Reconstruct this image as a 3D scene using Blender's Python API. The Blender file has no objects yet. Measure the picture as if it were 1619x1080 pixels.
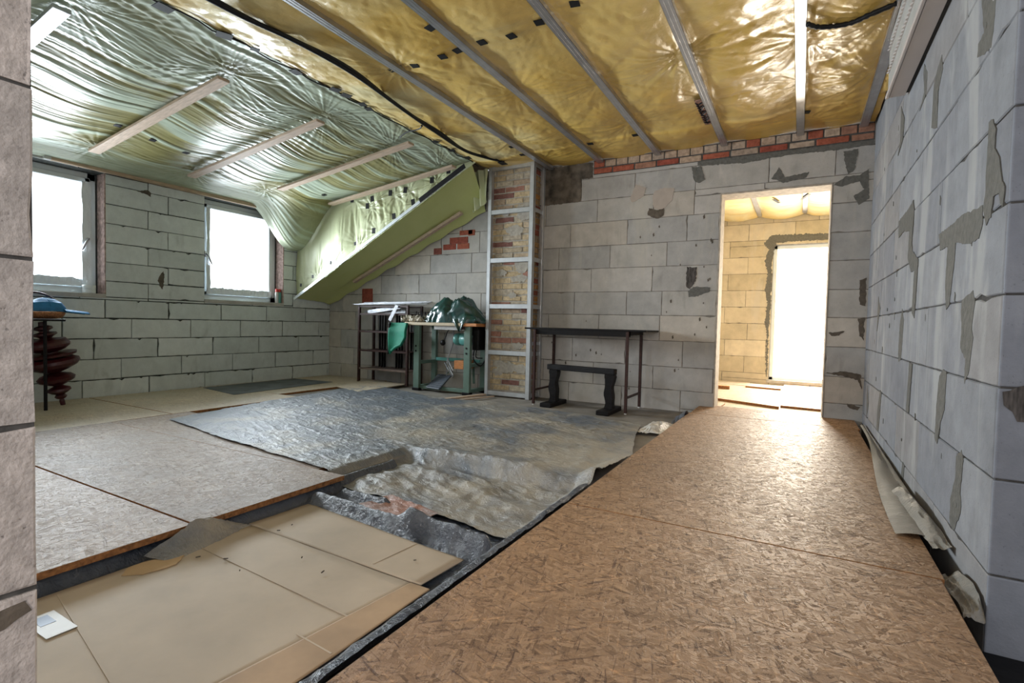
import bpy, bmesh, math, random
import numpy as np
from mathutils import Vector, Matrix
from mathutils.geometry import tessellate_polygon
rnd = random.Random(7)
S = bpy.context.scene
COL = S.collection
PI = math.pi

# ------------------------------------------------------------------ camera, world, lights, exposure
YAW, PITCH, ROLL, FPX = math.radians(29.149), math.radians(2.014), math.radians(1.312), 814.6
cy, sy = math.cos(YAW), math.sin(YAW)
F_ = Vector((-sy*math.cos(PITCH), cy*math.cos(PITCH), -math.sin(PITCH)))
r_ = Vector((cy, sy, 0)); u_ = r_.cross(F_)
r2 = r_*math.cos(ROLL) + u_*math.sin(ROLL); u2 = r2.cross(F_)
cam = bpy.data.cameras.new('camera'); cam.sensor_width = 36; cam.lens = FPX/1619*36; cam.clip_start = .05
co = bpy.data.objects.new('camera', cam); COL.objects.link(co)
M = Matrix((r2, u2, -F_)).transposed().to_4x4(); M.translation = (0, 0, .92); co.matrix_world = M
S.camera = co
S.view_settings.view_transform = 'Standard'; S.view_settings.look = 'None'
S.view_settings.gamma = 1; S.view_settings.use_curve_mapping = False
S.view_settings.exposure = 0.10
w = bpy.data.worlds.new('world'); S.world = w; w.use_nodes = True
w.node_tree.nodes['Background'].inputs[0].default_value = (.80, .84, .92, 1)
w.node_tree.nodes['Background'].inputs[1].default_value = .75
PANE, PANE_BACK = 2.6, 9.0        # glow of the daylit film over the windows / the glazed door
def area(name, loc, target, sx, sz, power, col, spread=180):
    l = bpy.data.lights.new(name, 'AREA'); l.shape = 'RECTANGLE'; l.size = sx; l.size_y = sz
    l.energy = power; l.color = col; l.spread = math.radians(spread)
    o = bpy.data.objects.new(name, l); COL.objects.link(o); o.location = loc
    o.rotation_euler = (Vector(target)-Vector(loc)).to_track_quat('-Z', 'Y').to_euler()
    return o
area('hall_fill', (.2, -3.0, 1.5), (-.8, 3.0, 1.3), 1.6, 1.6, 95, (1, .92, .84))  # fill lamp added behind the camera, no known source there
area('window_daylight', (-6.165, 1.99, 1.62), (0, 1.99, 1.40), .80, .80, 46, (.84, .93, 1), 100)
area('window_daylight', (-6.165, 4.02, 1.62), (0, 4.02, 1.40), .80, .80, 46, (.84, .93, 1), 100)
area('door_daylight', (.088, 8.66, 1.16), (.088, 0, 1.0), .80, 1.85, 105, (1, .89, .72), 150)
S.cycles.diffuse_bounces = 8; S.cycles.max_bounces = 14

# ------------------------------------------------------------------ helpers: tagging
def tag(o, label=None, cat=None, group=None, kind=None):
    if label: o['label'] = label
    if cat: o['category'] = cat
    if group: o['group'] = group
    if kind: o['kind'] = kind
    return o
def empty(name, loc, label, cat, group=None):
    o = bpy.data.objects.new(name, None); COL.objects.link(o); o.location = loc; o.empty_display_size = .1
    bpy.context.view_layer.update()
    return tag(o, label, cat, group)
def link(name, me, mat, parent=None, smooth=False):
    o = bpy.data.objects.new(name, me); COL.objects.link(o)
    for m in (mat if isinstance(mat, (list, tuple)) else [mat]): me.materials.append(m)
    if smooth:
        me.polygons.foreach_set('use_smooth', [True]*len(me.polygons))
    if parent:
        o.parent = parent
        o.matrix_parent_inverse = Matrix.Translation(parent.location).inverted()   # parts are modelled in world metres
    return o
def struct(name, label, me, mat, parent=None, smooth=False):
    o = link(name, me, mat, parent, smooth)
    if not parent: tag(o, label, name.split('_')[0], None, 'structure')
    return o

# ------------------------------------------------------------------ helpers: mesh
class MB:
    def __init__(s): s.v = []; s.f = []; s.c = []; s.tone = (1, 1, 1)
    def add(s, vs, fs):
        n = len(s.v); s.v += [tuple(map(float, p)) for p in vs]; s.c += [s.tone]*len(vs)
        s.f += [tuple(i+n for i in f) for f in fs]
    def box(s, a, b, ch=0.0):
        x0, x1 = sorted((a[0], b[0])); y0, y1 = sorted((a[1], b[1])); z0, z1 = sorted((a[2], b[2]))
        c = min(ch, (x1-x0)/3, (y1-y0)/3, (z1-z0)/3)
        if c <= 0:
            P = [(x, y, z) for z in (z0, z1) for y in (y0, y1) for x in (x0, x1)]
            s.add(P, [(0, 2, 3, 1), (4, 5, 7, 6), (0, 1, 5, 4), (2, 6, 7, 3), (0, 4, 6, 2), (1, 3, 7, 5)]); return
        bm = bmesh.new(); bmesh.ops.create_cube(bm, size=1)
        for v in bm.verts: v.co = Vector(((x0+x1)/2+v.co.x*(x1-x0), (y0+y1)/2+v.co.y*(y1-y0), (z0+z1)/2+v.co.z*(z1-z0)))
        bmesh.ops.bevel(bm, geom=bm.edges[:], offset=c, segments=2, affect='EDGES', profile=.5)
        s.bm(bm)
    def bm(s, bm, mat=None):
        bm.verts.index_update()
        s.add([(mat @ v.co if mat else v.co) for v in bm.verts], [[v.index for v in f.verts] for f in bm.faces]); bm.free()
    def obox(s, M_, size, ch=0.0):                       # oriented box, centred
        t = MB(); t.box([-q/2 for q in size], [q/2 for q in size], ch)
        s.add([M_ @ Vector(p) for p in t.v], t.f)
    def bar(s, p, q, w_, h_, up=(0, 0, 1), ch=0.0):      # box beam from p to q
        p, q = Vector(p), Vector(q); d = (q-p); L = d.length; d.normalize()
        x = d.cross(Vector(up)); x.normalize(); z = x.cross(d)
        m = Matrix((x, d, z)).transposed().to_4x4(); m.translation = (p+q)/2
        s.obox(m, (w_, L, h_), ch)
    def tube(s, pts, rad, n=8, caps=True):
        pts = [Vector(p) for p in pts]; k = len(pts); vs = []; fs = []
        rads = rad if isinstance(rad, (list, tuple)) else [rad]*k
        ref = Vector((0, 0, 1))
        for i, p in enumerate(pts):
            d = (pts[min(i+1, k-1)]-pts[max(i-1, 0)]).normalized()
            a = d.cross(ref)
            if a.length < .05: a = d.cross(Vector((1, 0, 0)))
            a.normalize(); b = d.cross(a)
            for j in range(n):
                t = 2*PI*j/n; vs.append(p+(a*math.cos(t)+b*math.sin(t))*rads[i])
        for i in range(k-1):
            for j in range(n):
                fs.append((i*n+j, i*n+(j+1) % n, (i+1)*n+(j+1) % n, (i+1)*n+j))
        if caps: fs += [tuple(range(n-1, -1, -1)), tuple((k-1)*n+j for j in range(n))]
        s.add(vs, fs)
    def lathe(s, prof, M_, n=28):                        # prof = [(radius, height)]
        vs = []; fs = []; k = len(prof)
        for r, z in prof:
            for j in range(n):
                t = 2*PI*j/n; vs.append(M_ @ Vector((r*math.cos(t), r*math.sin(t), z)))
        for i in range(k-1):
            for j in range(n): fs.append((i*n+j, i*n+(j+1) % n, (i+1)*n+(j+1) % n, (i+1)*n+j))
        fs += [tuple(range(n-1, -1, -1)), tuple((k-1)*n+j for j in range(n))]
        s.add(vs, fs)
    def mesh(s, name):
        me = bpy.data.meshes.new(name); me.from_pydata(s.v, [], s.f)
        ca = me.color_attributes.new('tone', 'FLOAT_COLOR', 'POINT')
        ca.data.foreach_set('color', [q for c in s.c for q in (*c, 1.0)])
        me.update(); return me
    def obj(s, name, mat, parent=None, smooth=False): return link(name, s.mesh(name), mat, parent, smooth)

def grid_mesh(name, P, tone=None):                                  # P: (n, m, 3) array
    n, m = P.shape[:2]
    idx = np.arange(n*m).reshape(n, m)
    f = np.stack([idx[:-1, :-1], idx[1:, :-1], idx[1:, 1:], idx[:-1, 1:]], -1).reshape(-1, 4)
    me = bpy.data.meshes.new(name)
    me.vertices.add(n*m); me.vertices.foreach_set('co', P.reshape(-1).astype(np.float32))
    me.loops.add(f.size); me.loops.foreach_set('vertex_index', f.reshape(-1).astype(np.int32))
    me.polygons.add(len(f)); me.polygons.foreach_set('loop_start', np.arange(0, f.size, 4, dtype=np.int32))
    me.polygons.foreach_set('loop_total', np.full(len(f), 4, np.int32))
    me.update(); me.validate()
    if tone is not None:
        ca = me.color_attributes.new('tone', 'FLOAT_COLOR', 'POINT'); t = tone.reshape(-1, 1).astype(np.float32)
        ca.data.foreach_set('color', np.concatenate([t, t, t, np.ones_like(t)], 1).reshape(-1))
    return me

_T = np.random.RandomState(3).rand(256, 256)
def vn(x, y, seed=0):
    x = np.asarray(x, float)+seed*17.31; y = np.asarray(y, float)+seed*9.77
    xi = np.floor(x).astype(int); yi = np.floor(y).astype(int); fx = x-xi; fy = y-yi
    fx = fx*fx*(3-2*fx); fy = fy*fy*(3-2*fy)
    g = lambda a, b: _T[a % 256, b % 256]
    return (g(xi, yi)*(1-fx)+g(xi+1, yi)*fx)*(1-fy)+(g(xi, yi+1)*(1-fx)+g(xi+1, yi+1)*fx)*fy
def fbm(x, y, seed=0, o=4):
    t = 0; a = .5
    for i in range(o): t = t+a*vn(x*2**i, y*2**i, seed+i*3); a *= .5
    return t
def ridged(x, y, seed=0): return 1-np.abs(2*vn(x, y, seed)-1)
def sst(a, b, x):
    t = np.clip((np.asarray(x, float)-a)/(b-a), 0, 1); return t*t*(3-2*t)
def star(x, y, px, py, amp, rad, n, seed):               # wrinkles radiating from a fixing point
    dx, dy = x-px, y-py; r = np.hypot(dx, dy)+1e-6; th = np.arctan2(dy, dx)
    ang = vn(np.cos(th)*n+40, np.sin(th)*n+40, seed)
    return amp*(1-np.abs(2*ang-1)-.5)*np.exp(-(r/rad)**1.3)*np.clip(r/.05, 0, 1)

# ------------------------------------------------------------------ helpers: materials
def N(nt, t, **kw):
    n = nt.nodes.new(t)
    for k, v in kw.items():
        if k in n.inputs.keys() if isinstance(k, str) else False: n.inputs[k].default_value = v
        else: setattr(n, k, v)
    return n
def newmat(name):
    m = bpy.data.materials.new(name); m.use_nodes = True; nt = m.node_tree
    return m, nt, nt.nodes['Principled BSDF']
def coords(nt, scale=(1, 1, 1), rot=(0, 0, 0)):
    tc = nt.nodes.new('ShaderNodeTexCoord'); mp = nt.nodes.new('ShaderNodeMapping')
    mp.inputs['Scale'].default_value = scale; mp.inputs['Rotation'].default_value = rot
    nt.links.new(tc.outputs['Object'], mp.inputs['Vector']); return mp.outputs['Vector']
def noise(nt, vec, scale, detail=5, rough=.55, dist=0):
    n = nt.nodes.new('ShaderNodeTexNoise'); n.inputs['Scale'].default_value = scale
    n.inputs['Detail'].default_value = detail; n.inputs['Roughness'].default_value = rough
    n.inputs['Distortion'].default_value = dist
    nt.links.new(vec, n.inputs['Vector']); return n.outputs['Fac']
def ramp(nt, fac, stops):
    n = nt.nodes.new('ShaderNodeValToRGB'); e = n.color_ramp.elements
    while len(e) < len(stops): e.new(.5)
    for i, (p, c) in enumerate(stops):
        e[i].position = p; e[i].color = (*c, 1) if len(c) == 3 else c
    nt.links.new(fac, n.inputs['Fac']); return n.outputs['Color']
def mixc(nt, a, b, fac, mode='MIX'):
    n = nt.nodes.new('ShaderNodeMix'); n.data_type = 'RGBA'; n.blend_type = mode
    for sock, v in ((n.inputs[0], fac), (n.inputs[6], a), (n.inputs[7], b)):
        if isinstance(v, (int, float)): sock.default_value = v
        elif isinstance(v, tuple): sock.default_value = (*v, 1)
        else: nt.links.new(v, sock)
    return n.outputs[2]
def bump(nt, bs, h, strength, dist=.01):
    b = nt.nodes.new('ShaderNodeBump'); b.inputs['Strength'].default_value = strength; b.inputs['Distance'].default_value = dist
    nt.links.new(h, b.inputs['Height']); nt.links.new(b.outputs[0], bs.inputs['Normal'])
def simple(name, col, rough=.5, metal=0.0, var=.25, scale=20, bmp=.15, spec=.5, stretch=(1, 1, 1)):
    m, nt, bs = newmat(name); v = coords(nt, stretch)
    f = noise(nt, v, scale)
    c = ramp(nt, f, [(.3, tuple(q*(1-var) for q in col)), (.7, tuple(min(1, q*(1+var)) for q in col))])
    nt.links.new(c, bs.inputs['Base Color']); bs.inputs['Roughness'].default_value = rough
    bs.inputs['Metallic'].default_value = metal; bs.inputs['Specular IOR Level'].default_value = spec
    if bmp: bump(nt, bs, f, bmp)
    return m
def toned(name, rough=.85, scale=9, var=.16, pores=.35, bmp=.3, streak=None):
    """masonry: per-block tone attribute x fine variation, pores and scuffs"""
    m, nt, bs = newmat(name); v = coords(nt)
    at = nt.nodes.new('ShaderNodeAttribute'); at.attribute_name = 'tone'
    f = noise(nt, v, scale, 8, .62)
    c = mixc(nt, at.outputs['Color'], ramp(nt, f, [(.28, (1-var,)*3), (.72, (1+var,)*3)]), 1.0, 'MULTIPLY')
    p = noise(nt, v, 130, 2, .5)
    c = mixc(nt, c, ramp(nt, p, [(.22, (1-pores,)*3), (.34, (1, 1, 1))]), 1.0, 'MULTIPLY')
    s = noise(nt, coords(nt, (5, 5, 1.6)), 1.7, 6, .6, .6)
    c = mixc(nt, c, ramp(nt, s, [(.30, (.86, .86, .85)), (.42, (1, 1, 1)), (.62, (1, 1, 1)), (.72, (1.12, 1.11, 1.09))]), 1.0, 'MULTIPLY')
    if streak:
        t = noise(nt, coords(nt, (3, 3, .7)), 1.1, 5, .6, .8)
        c = mixc(nt, c, streak, ramp(nt, t, [(.55, (0, 0, 0)), (.66, (.55, .55, .55))]))
    nt.links.new(c, bs.inputs['Base Color']); bs.inputs['Roughness'].default_value = rough
    bs.inputs['Specular IOR Level'].default_value = .25
    bump(nt, bs, mixc(nt, f, p, .5), bmp, .006)
    return m
def osb(name, light, mid, dark, rough=.42, grime=None, spec=.5):
    m, nt, bs = newmat(name)
    def layer(ang, sx, sy_):
        v = nt.nodes.new('ShaderNodeTexVoronoi'); v.inputs['Scale'].default_value = 1; v.inputs['Randomness'].default_value = 1
        tc = coords(nt, (1, 1, 1), (0, 0, ang)); mp = nt.nodes.new('ShaderNodeMapping'); mp.inputs['Scale'].default_value = (sx, sy_, 1)
        nt.links.new(tc, mp.inputs['Vector']); nt.links.new(mp.outputs[0], v.inputs['Vector'])
        sep = nt.nodes.new('ShaderNodeSeparateColor'); nt.links.new(v.outputs['Color'], sep.inputs[0])
        return sep.outputs[0]
    L = [layer(a, sx, sy_) for a, sx, sy_ in ((.25, 13, 75), (1.2, 15, 92), (2.1, 12, 66), (2.85, 17, 105))]
    mk = [noise(nt, coords(nt, (1, 1, 1), (0, 0, k)), sc, 3, .6, 1.5) for k, sc in ((.3, 20), (1.1, 28), (2.2, 15))]
    st = [ramp(nt, k, [(.47, (0, 0, 0)), (.53, (1, 1, 1))]) for k in mk]
    a = mixc(nt, L[0], L[1], st[0]); b = mixc(nt, L[2], L[3], st[1]); c = mixc(nt, a, b, st[2])
    fine = noise(nt, coords(nt), 210, 5, .75)
    h = mixc(nt, c, fine, .42)
    col = ramp(nt, h, [(.13, dark), (.31, mid), (.60, tuple((x+y)/2 for x, y in zip(mid, light))), (.85, light)])
    def hairs(an, sx, sy_):
        mp = nt.nodes.new('ShaderNodeMapping'); mp.inputs['Scale'].default_value = (sx, sy_, 1)
        nt.links.new(coords(nt, (1, 1, 1), (0, 0, an)), mp.inputs['Vector']); return noise(nt, mp.outputs[0], 1, 4, .6, .8)
    hair = [hairs(an, sx, sy_) for an, sx, sy_ in ((.3, 11, 85), (1.35, 13, 100), (2.4, 10, 78))]
    for hh in hair: col = mixc(nt, col, ramp(nt, hh, [(.31, (.40, .33, .28)), (.40, (1, 1, 1)), (.60, (1, 1, 1)), (.70, (1.4, 1.36, 1.28))]), 1.0, 'MULTIPLY')
    big = noise(nt, coords(nt), 1.6, 5, .6)
    col = mixc(nt, col, ramp(nt, big, [(.3, (.80, .80, .80)), (.7, (1.10, 1.10, 1.10))]), 1.0, 'MULTIPLY')
    if grime:
        g = noise(nt, coords(nt), 2.3, 6, .62, .5)
        col = mixc(nt, col, grime, ramp(nt, g, [(.42, (.25, .25, .25)), (.66, (.80, .80, .80))]))
    nt.links.new(col, bs.inputs['Base Color'])
    r = ramp(nt, h, [(.2, (rough+.16,)*3), (.8, (rough-.10,)*3)]); nt.links.new(r, bs.inputs['Roughness'])
    bs.inputs['Specular IOR Level'].default_value = spec
    bump(nt, bs, h, .9, .006)
    return m
def film(name, col, col2, rough=.2, spec=.6, coat=.4, scale=3, stretch=(1, 1, 1), bscale=30, bstr=.25):
    m, nt, bs = newmat(name); v = coords(nt, stretch)
    f = noise(nt, v, scale, 5, .55, .4)
    nt.links.new(ramp(nt, f, [(.3, col), (.7, col2)]), bs.inputs['Base Color'])
    bs.inputs['Roughness'].default_value = rough; bs.inputs['Specular IOR Level'].default_value = spec
    bs.inputs['Coat Weight'].default_value = coat; bs.inputs['Coat Roughness'].default_value = .12
    bump(nt, bs, noise(nt, v, bscale, 4, .6, .6), bstr, .01)
    return m
def two_tone_film(name, dark_col, loose, rough=.28, spec=.6, coat=.3, bscale=50, bstr=.12, croug=.2):  # mixes two film colours by the vertex tone, following the wrinkles
    m, nt, bs = newmat(name); v = coords(nt)
    at = nt.nodes.new('ShaderNodeAttribute'); at.attribute_name = 'tone'
    sep = nt.nodes.new('ShaderNodeSeparateColor'); nt.links.new(at.outputs['Color'], sep.inputs[0])
    f = noise(nt, v, 5, 5, .6, .4)
    c = mixc(nt, dark_col, loose, sep.outputs[0])
    nt.links.new(mixc(nt, c, ramp(nt, f, [(.3, (.88, .88, .88)), (.7, (1.1, 1.1, 1.1))]), 1.0, 'MULTIPLY'), bs.inputs['Base Color'])
    bs.inputs['Roughness'].default_value = rough; bs.inputs['Specular IOR Level'].default_value = spec
    bs.inputs['Coat Weight'].default_value = coat; bs.inputs['Coat Roughness'].default_value = croug
    bump(nt, bs, noise(nt, v, bscale, 4, .6, .6), bstr, .01)
    return m
def glow(name, col, strength):
    m, nt, bs = newmat(name)
    bs.inputs['Base Color'].default_value = (.8, .8, .8, 1); bs.inputs['Roughness'].default_value = .4
    v = noise(nt, coords(nt), 1.3, 3)
    nt.links.new(ramp(nt, v, [(.3, tuple(q*.94 for q in col)), (.7, col)]), bs.inputs['Emission Color'])
    bs.inputs['Emission Strength'].default_value = strength
    return m

m_block_r = toned('aerated_concrete_cool', streak=(.44, .44, .43))
m_block_b = toned('aerated_concrete_warm', streak=(.50, .47, .41), scale=6)
m_block_l = toned('aerated_concrete_left', streak=None, var=.10)
m_block_p = toned('aerated_concrete_rough', scale=28, var=.30, pores=.6, bmp=.9)
m_brick = toned('old_brick', scale=30, var=.35, pores=.4, bmp=.8)
m_mortar_dark = simple('dark_joint', (.075, .07, .065), .9, var=.4, scale=40)
m_mortar_l = simple('open_joint', (.05, .055, .05), .9, var=.5, scale=40)
m_mortar_b = simple('pale_joint', (.17, .155, .135), .9, var=.5, scale=12)
m_smear = simple('mortar_smear_grey', (.128, .126, .114), .85, var=.18, scale=40, bmp=.6)
m_smear_d = simple('mortar_smear_brown', (.105, .085, .065), .85, var=.35, scale=25, bmp=.6)
m_patch = simple('plaster_patch', (.42, .36, .31), .8, var=.06, scale=15)
m_soot = simple('soot_mark', (.075, .066, .06), .9, var=.8, scale=30, stretch=(3, 3, .6))
m_concrete_stain = simple('stained_concrete', (.11, .09, .07), .85, var=.75, scale=9, bmp=.5)
m_osb = osb('osb_warm', (.46, .275, .145), (.275, .155, .076), (.085, .041, .019), .50, spec=.35)
m_osb_grey = osb('osb_trodden', (.44, .345, .265), (.30, .22, .16), (.165, .11, .075), .50, grime=(.285, .24, .205), spec=.4)
m_osb_wash = osb('osb_washed', (.52, .41, .33), (.38, .285, .215), (.21, .145, .10), .50, grime=(.43, .365, .32), spec=.4)
m_osb_pale = osb('osb_pale', (.66, .55, .40), (.54, .43, .31), (.36, .26, .17), .5, grime=(.56, .50, .40))
m_osb_edge = simple('osb_edge', (.30, .13, .045), .8, var=.5, scale=60, bmp=.5)
m_screed = simple('dusty_subfloor', (.22, .20, .175), .8, var=.45, scale=3)
m_card = simple('cardboard_brown', (.48, .39, .29), .7, var=.12, scale=4, bmp=.08)
m_card_warm = simple('cardboard_warm', (.42, .285, .17), .7, var=.16, scale=6, bmp=.08)
m_film_y = two_tone_film('film_yellow', (.66, .43, .095), (.70, .60, .31), .35, .5, .15, bscale=26, bstr=.3)
m_film_yb = two_tone_film('film_yellow_pale', (.66, .50, .20), (.70, .62, .38), .4, .4, .1)
m_film_g = two_tone_film('film_greenish', (.24, .215, .07), (.43, .50, .385), .40, .4, .06, bscale=60, bstr=.06, croug=.3)
m_film_c = film('film_lime', (.50, .54, .31), (.58, .61, .40), .38, .45, .1)
m_film_s = film('film_lime_matte', (.52, .56, .22), (.57, .60, .26), .4, .4, .05, bstr=.08)
def foilmat(name, a, b, rough=.3, t0=.38, t1=.62, scale=2.2, xgrad=False):
    m, nt, bs = newmat(name); v = coords(nt)
    f = noise(nt, v, scale, 7, .62, .4)
    if xgrad:                                             # more of the second, tan tone towards the walkway
        sx = nt.nodes.new('ShaderNodeSeparateXYZ'); nt.links.new(v, sx.inputs[0])
        md = nt.nodes.new('ShaderNodeMath'); md.operation = 'MULTIPLY_ADD'; md.inputs[1].default_value = .07; md.inputs[2].default_value = .13
        nt.links.new(sx.outputs[0], md.inputs[0]); ad = nt.nodes.new('ShaderNodeMath'); ad.operation = 'ADD'
        nt.links.new(md.outputs[0], ad.inputs[0]); nt.links.new(f, ad.inputs[1]); f = ad.outputs[0]
    nt.links.new(ramp(nt, f, [(t0, a), (t1, b)]), bs.inputs['Base Color'])
    nt.links.new(ramp(nt, f, [(t0, (rough-.06,)*3), (t1, (rough+.14,)*3)]), bs.inputs['Roughness'])
    bs.inputs['Specular IOR Level'].default_value = .6
    b1 = noise(nt, coords(nt, (1, 2.2, 1), (0, 0, .35)), 16, 6, .62, 1.2)
    bump(nt, bs, mixc(nt, b1, noise(nt, v, 60, 5, .6, .8), .35), .85, .02)
    return m
m_foil = foilmat('dusty_black_foil', (.145, .165, .195), (.39, .35, .285), .36, xgrad=True)
m_foil_d = foilmat('black_foil', (.035, .045, .065), (.12, .13, .15), .24)
m_foil_strip = foilmat('grey_foil', (.20, .19, .165), (.29, .27, .235), .5)
m_foil_w = foilmat('white_foil', (.62, .60, .55), (.75, .73, .70), .4)
m_galv = simple('galvanized_steel', (.55, .56, .59), .34, .85, .10, 14, .05)
m_galv_f = simple('galvanized_frame', (.60, .62, .64), .36, .55, .10, 14, .05)
m_tape = simple('black_tape', (.008, .008, .009), .6, var=.3, scale=30, spec=.2)
m_cable = simple('black_cable', (.008, .009, .011), .45, spec=.3, var=.3, scale=30)
m_wood = simple('pine_batten', (.52, .39, .29), .65, var=.20, scale=9, stretch=(1, 8, 8), bmp=.1)
m_wood_y = simple('pine_beam', (.50, .37, .25), .65, var=.20, scale=9, stretch=(8, 1, 8), bmp=.1)
m_white = simple('white_lacquer', (.50, .465, .455), .45, var=.05, scale=4, bmp=.03)
m_pvc = simple('window_pvc', (.74, .80, .82), .35, var=.04, scale=4, bmp=.0)
m_reveal = simple('raw_reveal', (.38, .27, .24), .85, var=.5, scale=26, bmp=.6)
m_sill = simple('mortar_sill', (.42, .40, .37), .85, var=.15, scale=14, bmp=.3)
m_pane = glow('daylit_film', (.84, .93, 1), PANE)
m_pane_b = glow('daylit_door', (1, .95, .86), PANE_BACK)
m_film_win = film('window_film', (.72, .78, .82), (.80, .86, .90), .25, .6, .3, bscale=40, bstr=.5)
m_black = simple('black_paint', (.006, .005, .0055), .5, var=.35, scale=25, spec=.2)
m_blackw = simple('black_stained_wood', (.006, .005, .0055), .55, var=.5, scale=18, stretch=(1, 1, 6), bmp=.3, spec=.2)
m_rust = simple('red_brown_steel', (.040, .016, .013), .5, var=.35, scale=40, spec=.3)
m_teal = simple('sewing_green_enamel', (.125, .195, .16), .42, var=.15, scale=12, bmp=.05)
m_teal_m = simple('motor_green', (.10, .30, .27), .35, var=.12, scale=12, bmp=.05)
m_green = simple('green_cloth', (.008, .20, .125), .75, var=.2, scale=10)
m_tarp = film('dark_green_tarp', (.005, .034, .034), (.012, .080, .075), .26, .7, .4, bscale=18, bstr=.2)
m_top = simple('pale_laminate', (.60, .50, .36), .4, var=.08, scale=10, bmp=.02)
m_orange = simple('orange_wood', (.56, .22, .07), .5, var=.25, scale=14, stretch=(1, 1, 5))
m_grey = simple('grey_rubber', (.075, .09, .115), .5, var=.25, scale=30)
m_greymat = simple('grey_felt', (.115, .125, .135), .8, var=.35, scale=6, bmp=.4)
m_wool = simple('raw_wool', (.62, .57, .48), .95, var=.35, scale=60, bmp=1.0)
m_silver = simple('silver_strips', (.40, .41, .44), .4, .5, .25, 20, .2)
m_shelfw = simple('rack_shelf_wood', (.15, .105, .085), .7, var=.3, scale=12)
m_maroon = simple('maroon_lacquer', (.050, .006, .008), .33, var=.25, scale=20, bmp=.1)
m_wicker = simple('wicker', (.40, .17, .07), .7, var=.5, scale=90, bmp=1.0)
m_blue = simple('blue_cap_cloth', (.02, .16, .36), .7, var=.3, scale=12)
m_blue_d = simple('navy_cap_cloth', (.008, .012, .06), .7, var=.3, scale=12)
m_red = simple('red_plastic', (.55, .04, .03), .4, var=.1)
m_label = simple('white_label', (.60, .60, .58), .5, var=.04)
m_labelb = simple('blue_print', (.14, .20, .32), .5, var=.1)
m_tapew = simple('white_tape_roll', (.72, .76, .76), .5, var=.05)
m_redfilm = foilmat('reddish_dusty_film', (.42, .20, .14), (.30, .24, .22), .4)

# ------------------------------------------------------------------ block walls
def rect_minus(r, h):
    a0, a1, b0, b1 = r; c0, c1, d0, d1 = h
    if c1 <= a0 or c0 >= a1 or d1 <= b0 or d0 >= b1: return [r]
    out = []
    if b0 < d0: out.append((a0, a1, b0, d0))
    if d1 < b1: out.append((a0, a1, d1, b1))
    m0, m1 = max(b0, d0), min(b1, d1)
    if a0 < c0: out.append((a0, c0, m0, m1))
    if c1 < a1: out.append((c1, a1, m0, m1))
    return out
def block_wall(name, label, to, u0, u1, rows, holes, thick, gap, tones, mb, mm, seed, depth=.03, jit=.0015, backdepth=.007, parent=None):
    """to(u, v, d): wall coordinates (d = depth into the wall) -> world. Every block is its own chamfered face set."""
    R = random.Random(seed); B = MB(); K = MB()
    v0, v1 = rows[0][0], rows[-1][1]
    us = sorted({u0, u1, *[q for h in holes for q in h[:2] if u0 < q < u1]})
    vs = sorted({v0, v1, *[q for h in holes for q in h[2:] if v0 < q < v1]})
    for i in range(len(us)-1):
        for j in range(len(vs)-1):
            uc, vc = (us[i]+us[i+1])/2, (vs[j]+vs[j+1])/2
            if any(h[0] < uc < h[1] and h[2] < vc < h[3] for h in holes): continue
            P = [to(u, v, d) for d in (backdepth, thick) for v in (vs[j], vs[j+1]) for u in (us[i], us[i+1])]
            K.add(P, [(0, 2, 3, 1), (4, 5, 7, 6), (0, 1, 5, 4), (2, 6, 7, 3), (0, 4, 6, 2), (1, 3, 7, 5)])
    for (a, b, js) in rows:
        e = [u0]+[q for q in js if u0+.02 < q < u1-.02]+[u1]
        for i in range(len(e)-1):
            rects = [(e[i], e[i+1], a, b)]
            for h in holes: rects = [q for r in rects for q in rect_minus(r, h)]
            t = R.choice(tones); k = 1+R.uniform(-.05, .05); B.tone = tuple(q*k for q in t)
            dz = R.uniform(-jit, jit)
            for (p0, p1, q0, q1) in rects:
                if p1-p0 < .015 or q1-q0 < .01: continue
                def g_(): return gap*R.uniform(.25, 1.2)/2
                A0 = p0+(g_() if p0 > u0 else 0); A1 = p1-(g_() if p1 < u1 else 0); B0 = q0+g_(); B1 = q1-g_()
                c = .0035; T = [R.uniform(-jit, jit)+dz for _ in range(4)]
                # edges broken up with small chips
                nu = max(2, int((A1-A0)/.05)); nv = max(2, int((B1-B0)/.05))
                ring = [(A0+(A1-A0)*i_/nu, B0, 0, 1) for i_ in range(nu)]+[(A1, B0+(B1-B0)*i_/nv, -1, 0) for i_ in range(nv)] \
                    + [(A1-(A1-A0)*i_/nu, B1, 0, -1) for i_ in range(nu)]+[(A0, B1-(B1-B0)*i_/nv, 1, 0) for i_ in range(nv)]
                n = len(ring); cu, cv = (A0+A1)/2, (B0+B1)/2; inn = []; out = []; back = []
                for (u, v, ou, ov) in ring:
                    ch = abs(R.gauss(0, .0012))+(R.uniform(.004, .012) if R.random() < .035 else 0)
                    uu, vv = u+ou*ch, v+ov*ch
                    out.append(to(uu, vv, c)); back.append(to(uu, vv, depth))
                    su = -1 if u > cu else 1; sv = -1 if v > cv else 1
                    inn.append(to(uu+su*c*(1 if abs(u-cu) > (A1-A0)/2-c else 0), vv+sv*c*(1 if abs(v-cv) > (B1-B0)/2-c else 0), dz))
                fs = [tuple(range(n))]
                for i_ in range(n):
                    j_ = (i_+1) % n
                    fs.append((i_, n+i_, n+j_, j_)); fs.append((n+i_, 2*n+i_, 2*n+j_, n+j_))
                B.add(inn+out+back, fs)
    base = K.mesh(name+'_body')
    if parent: k = link(name, base, mm, parent)
    else: k = struct(name, label, base, mm)
    b = B.obj('block_facing', mb, k); tag(b, None, None, None, 'structure') if False else None
    return k
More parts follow.
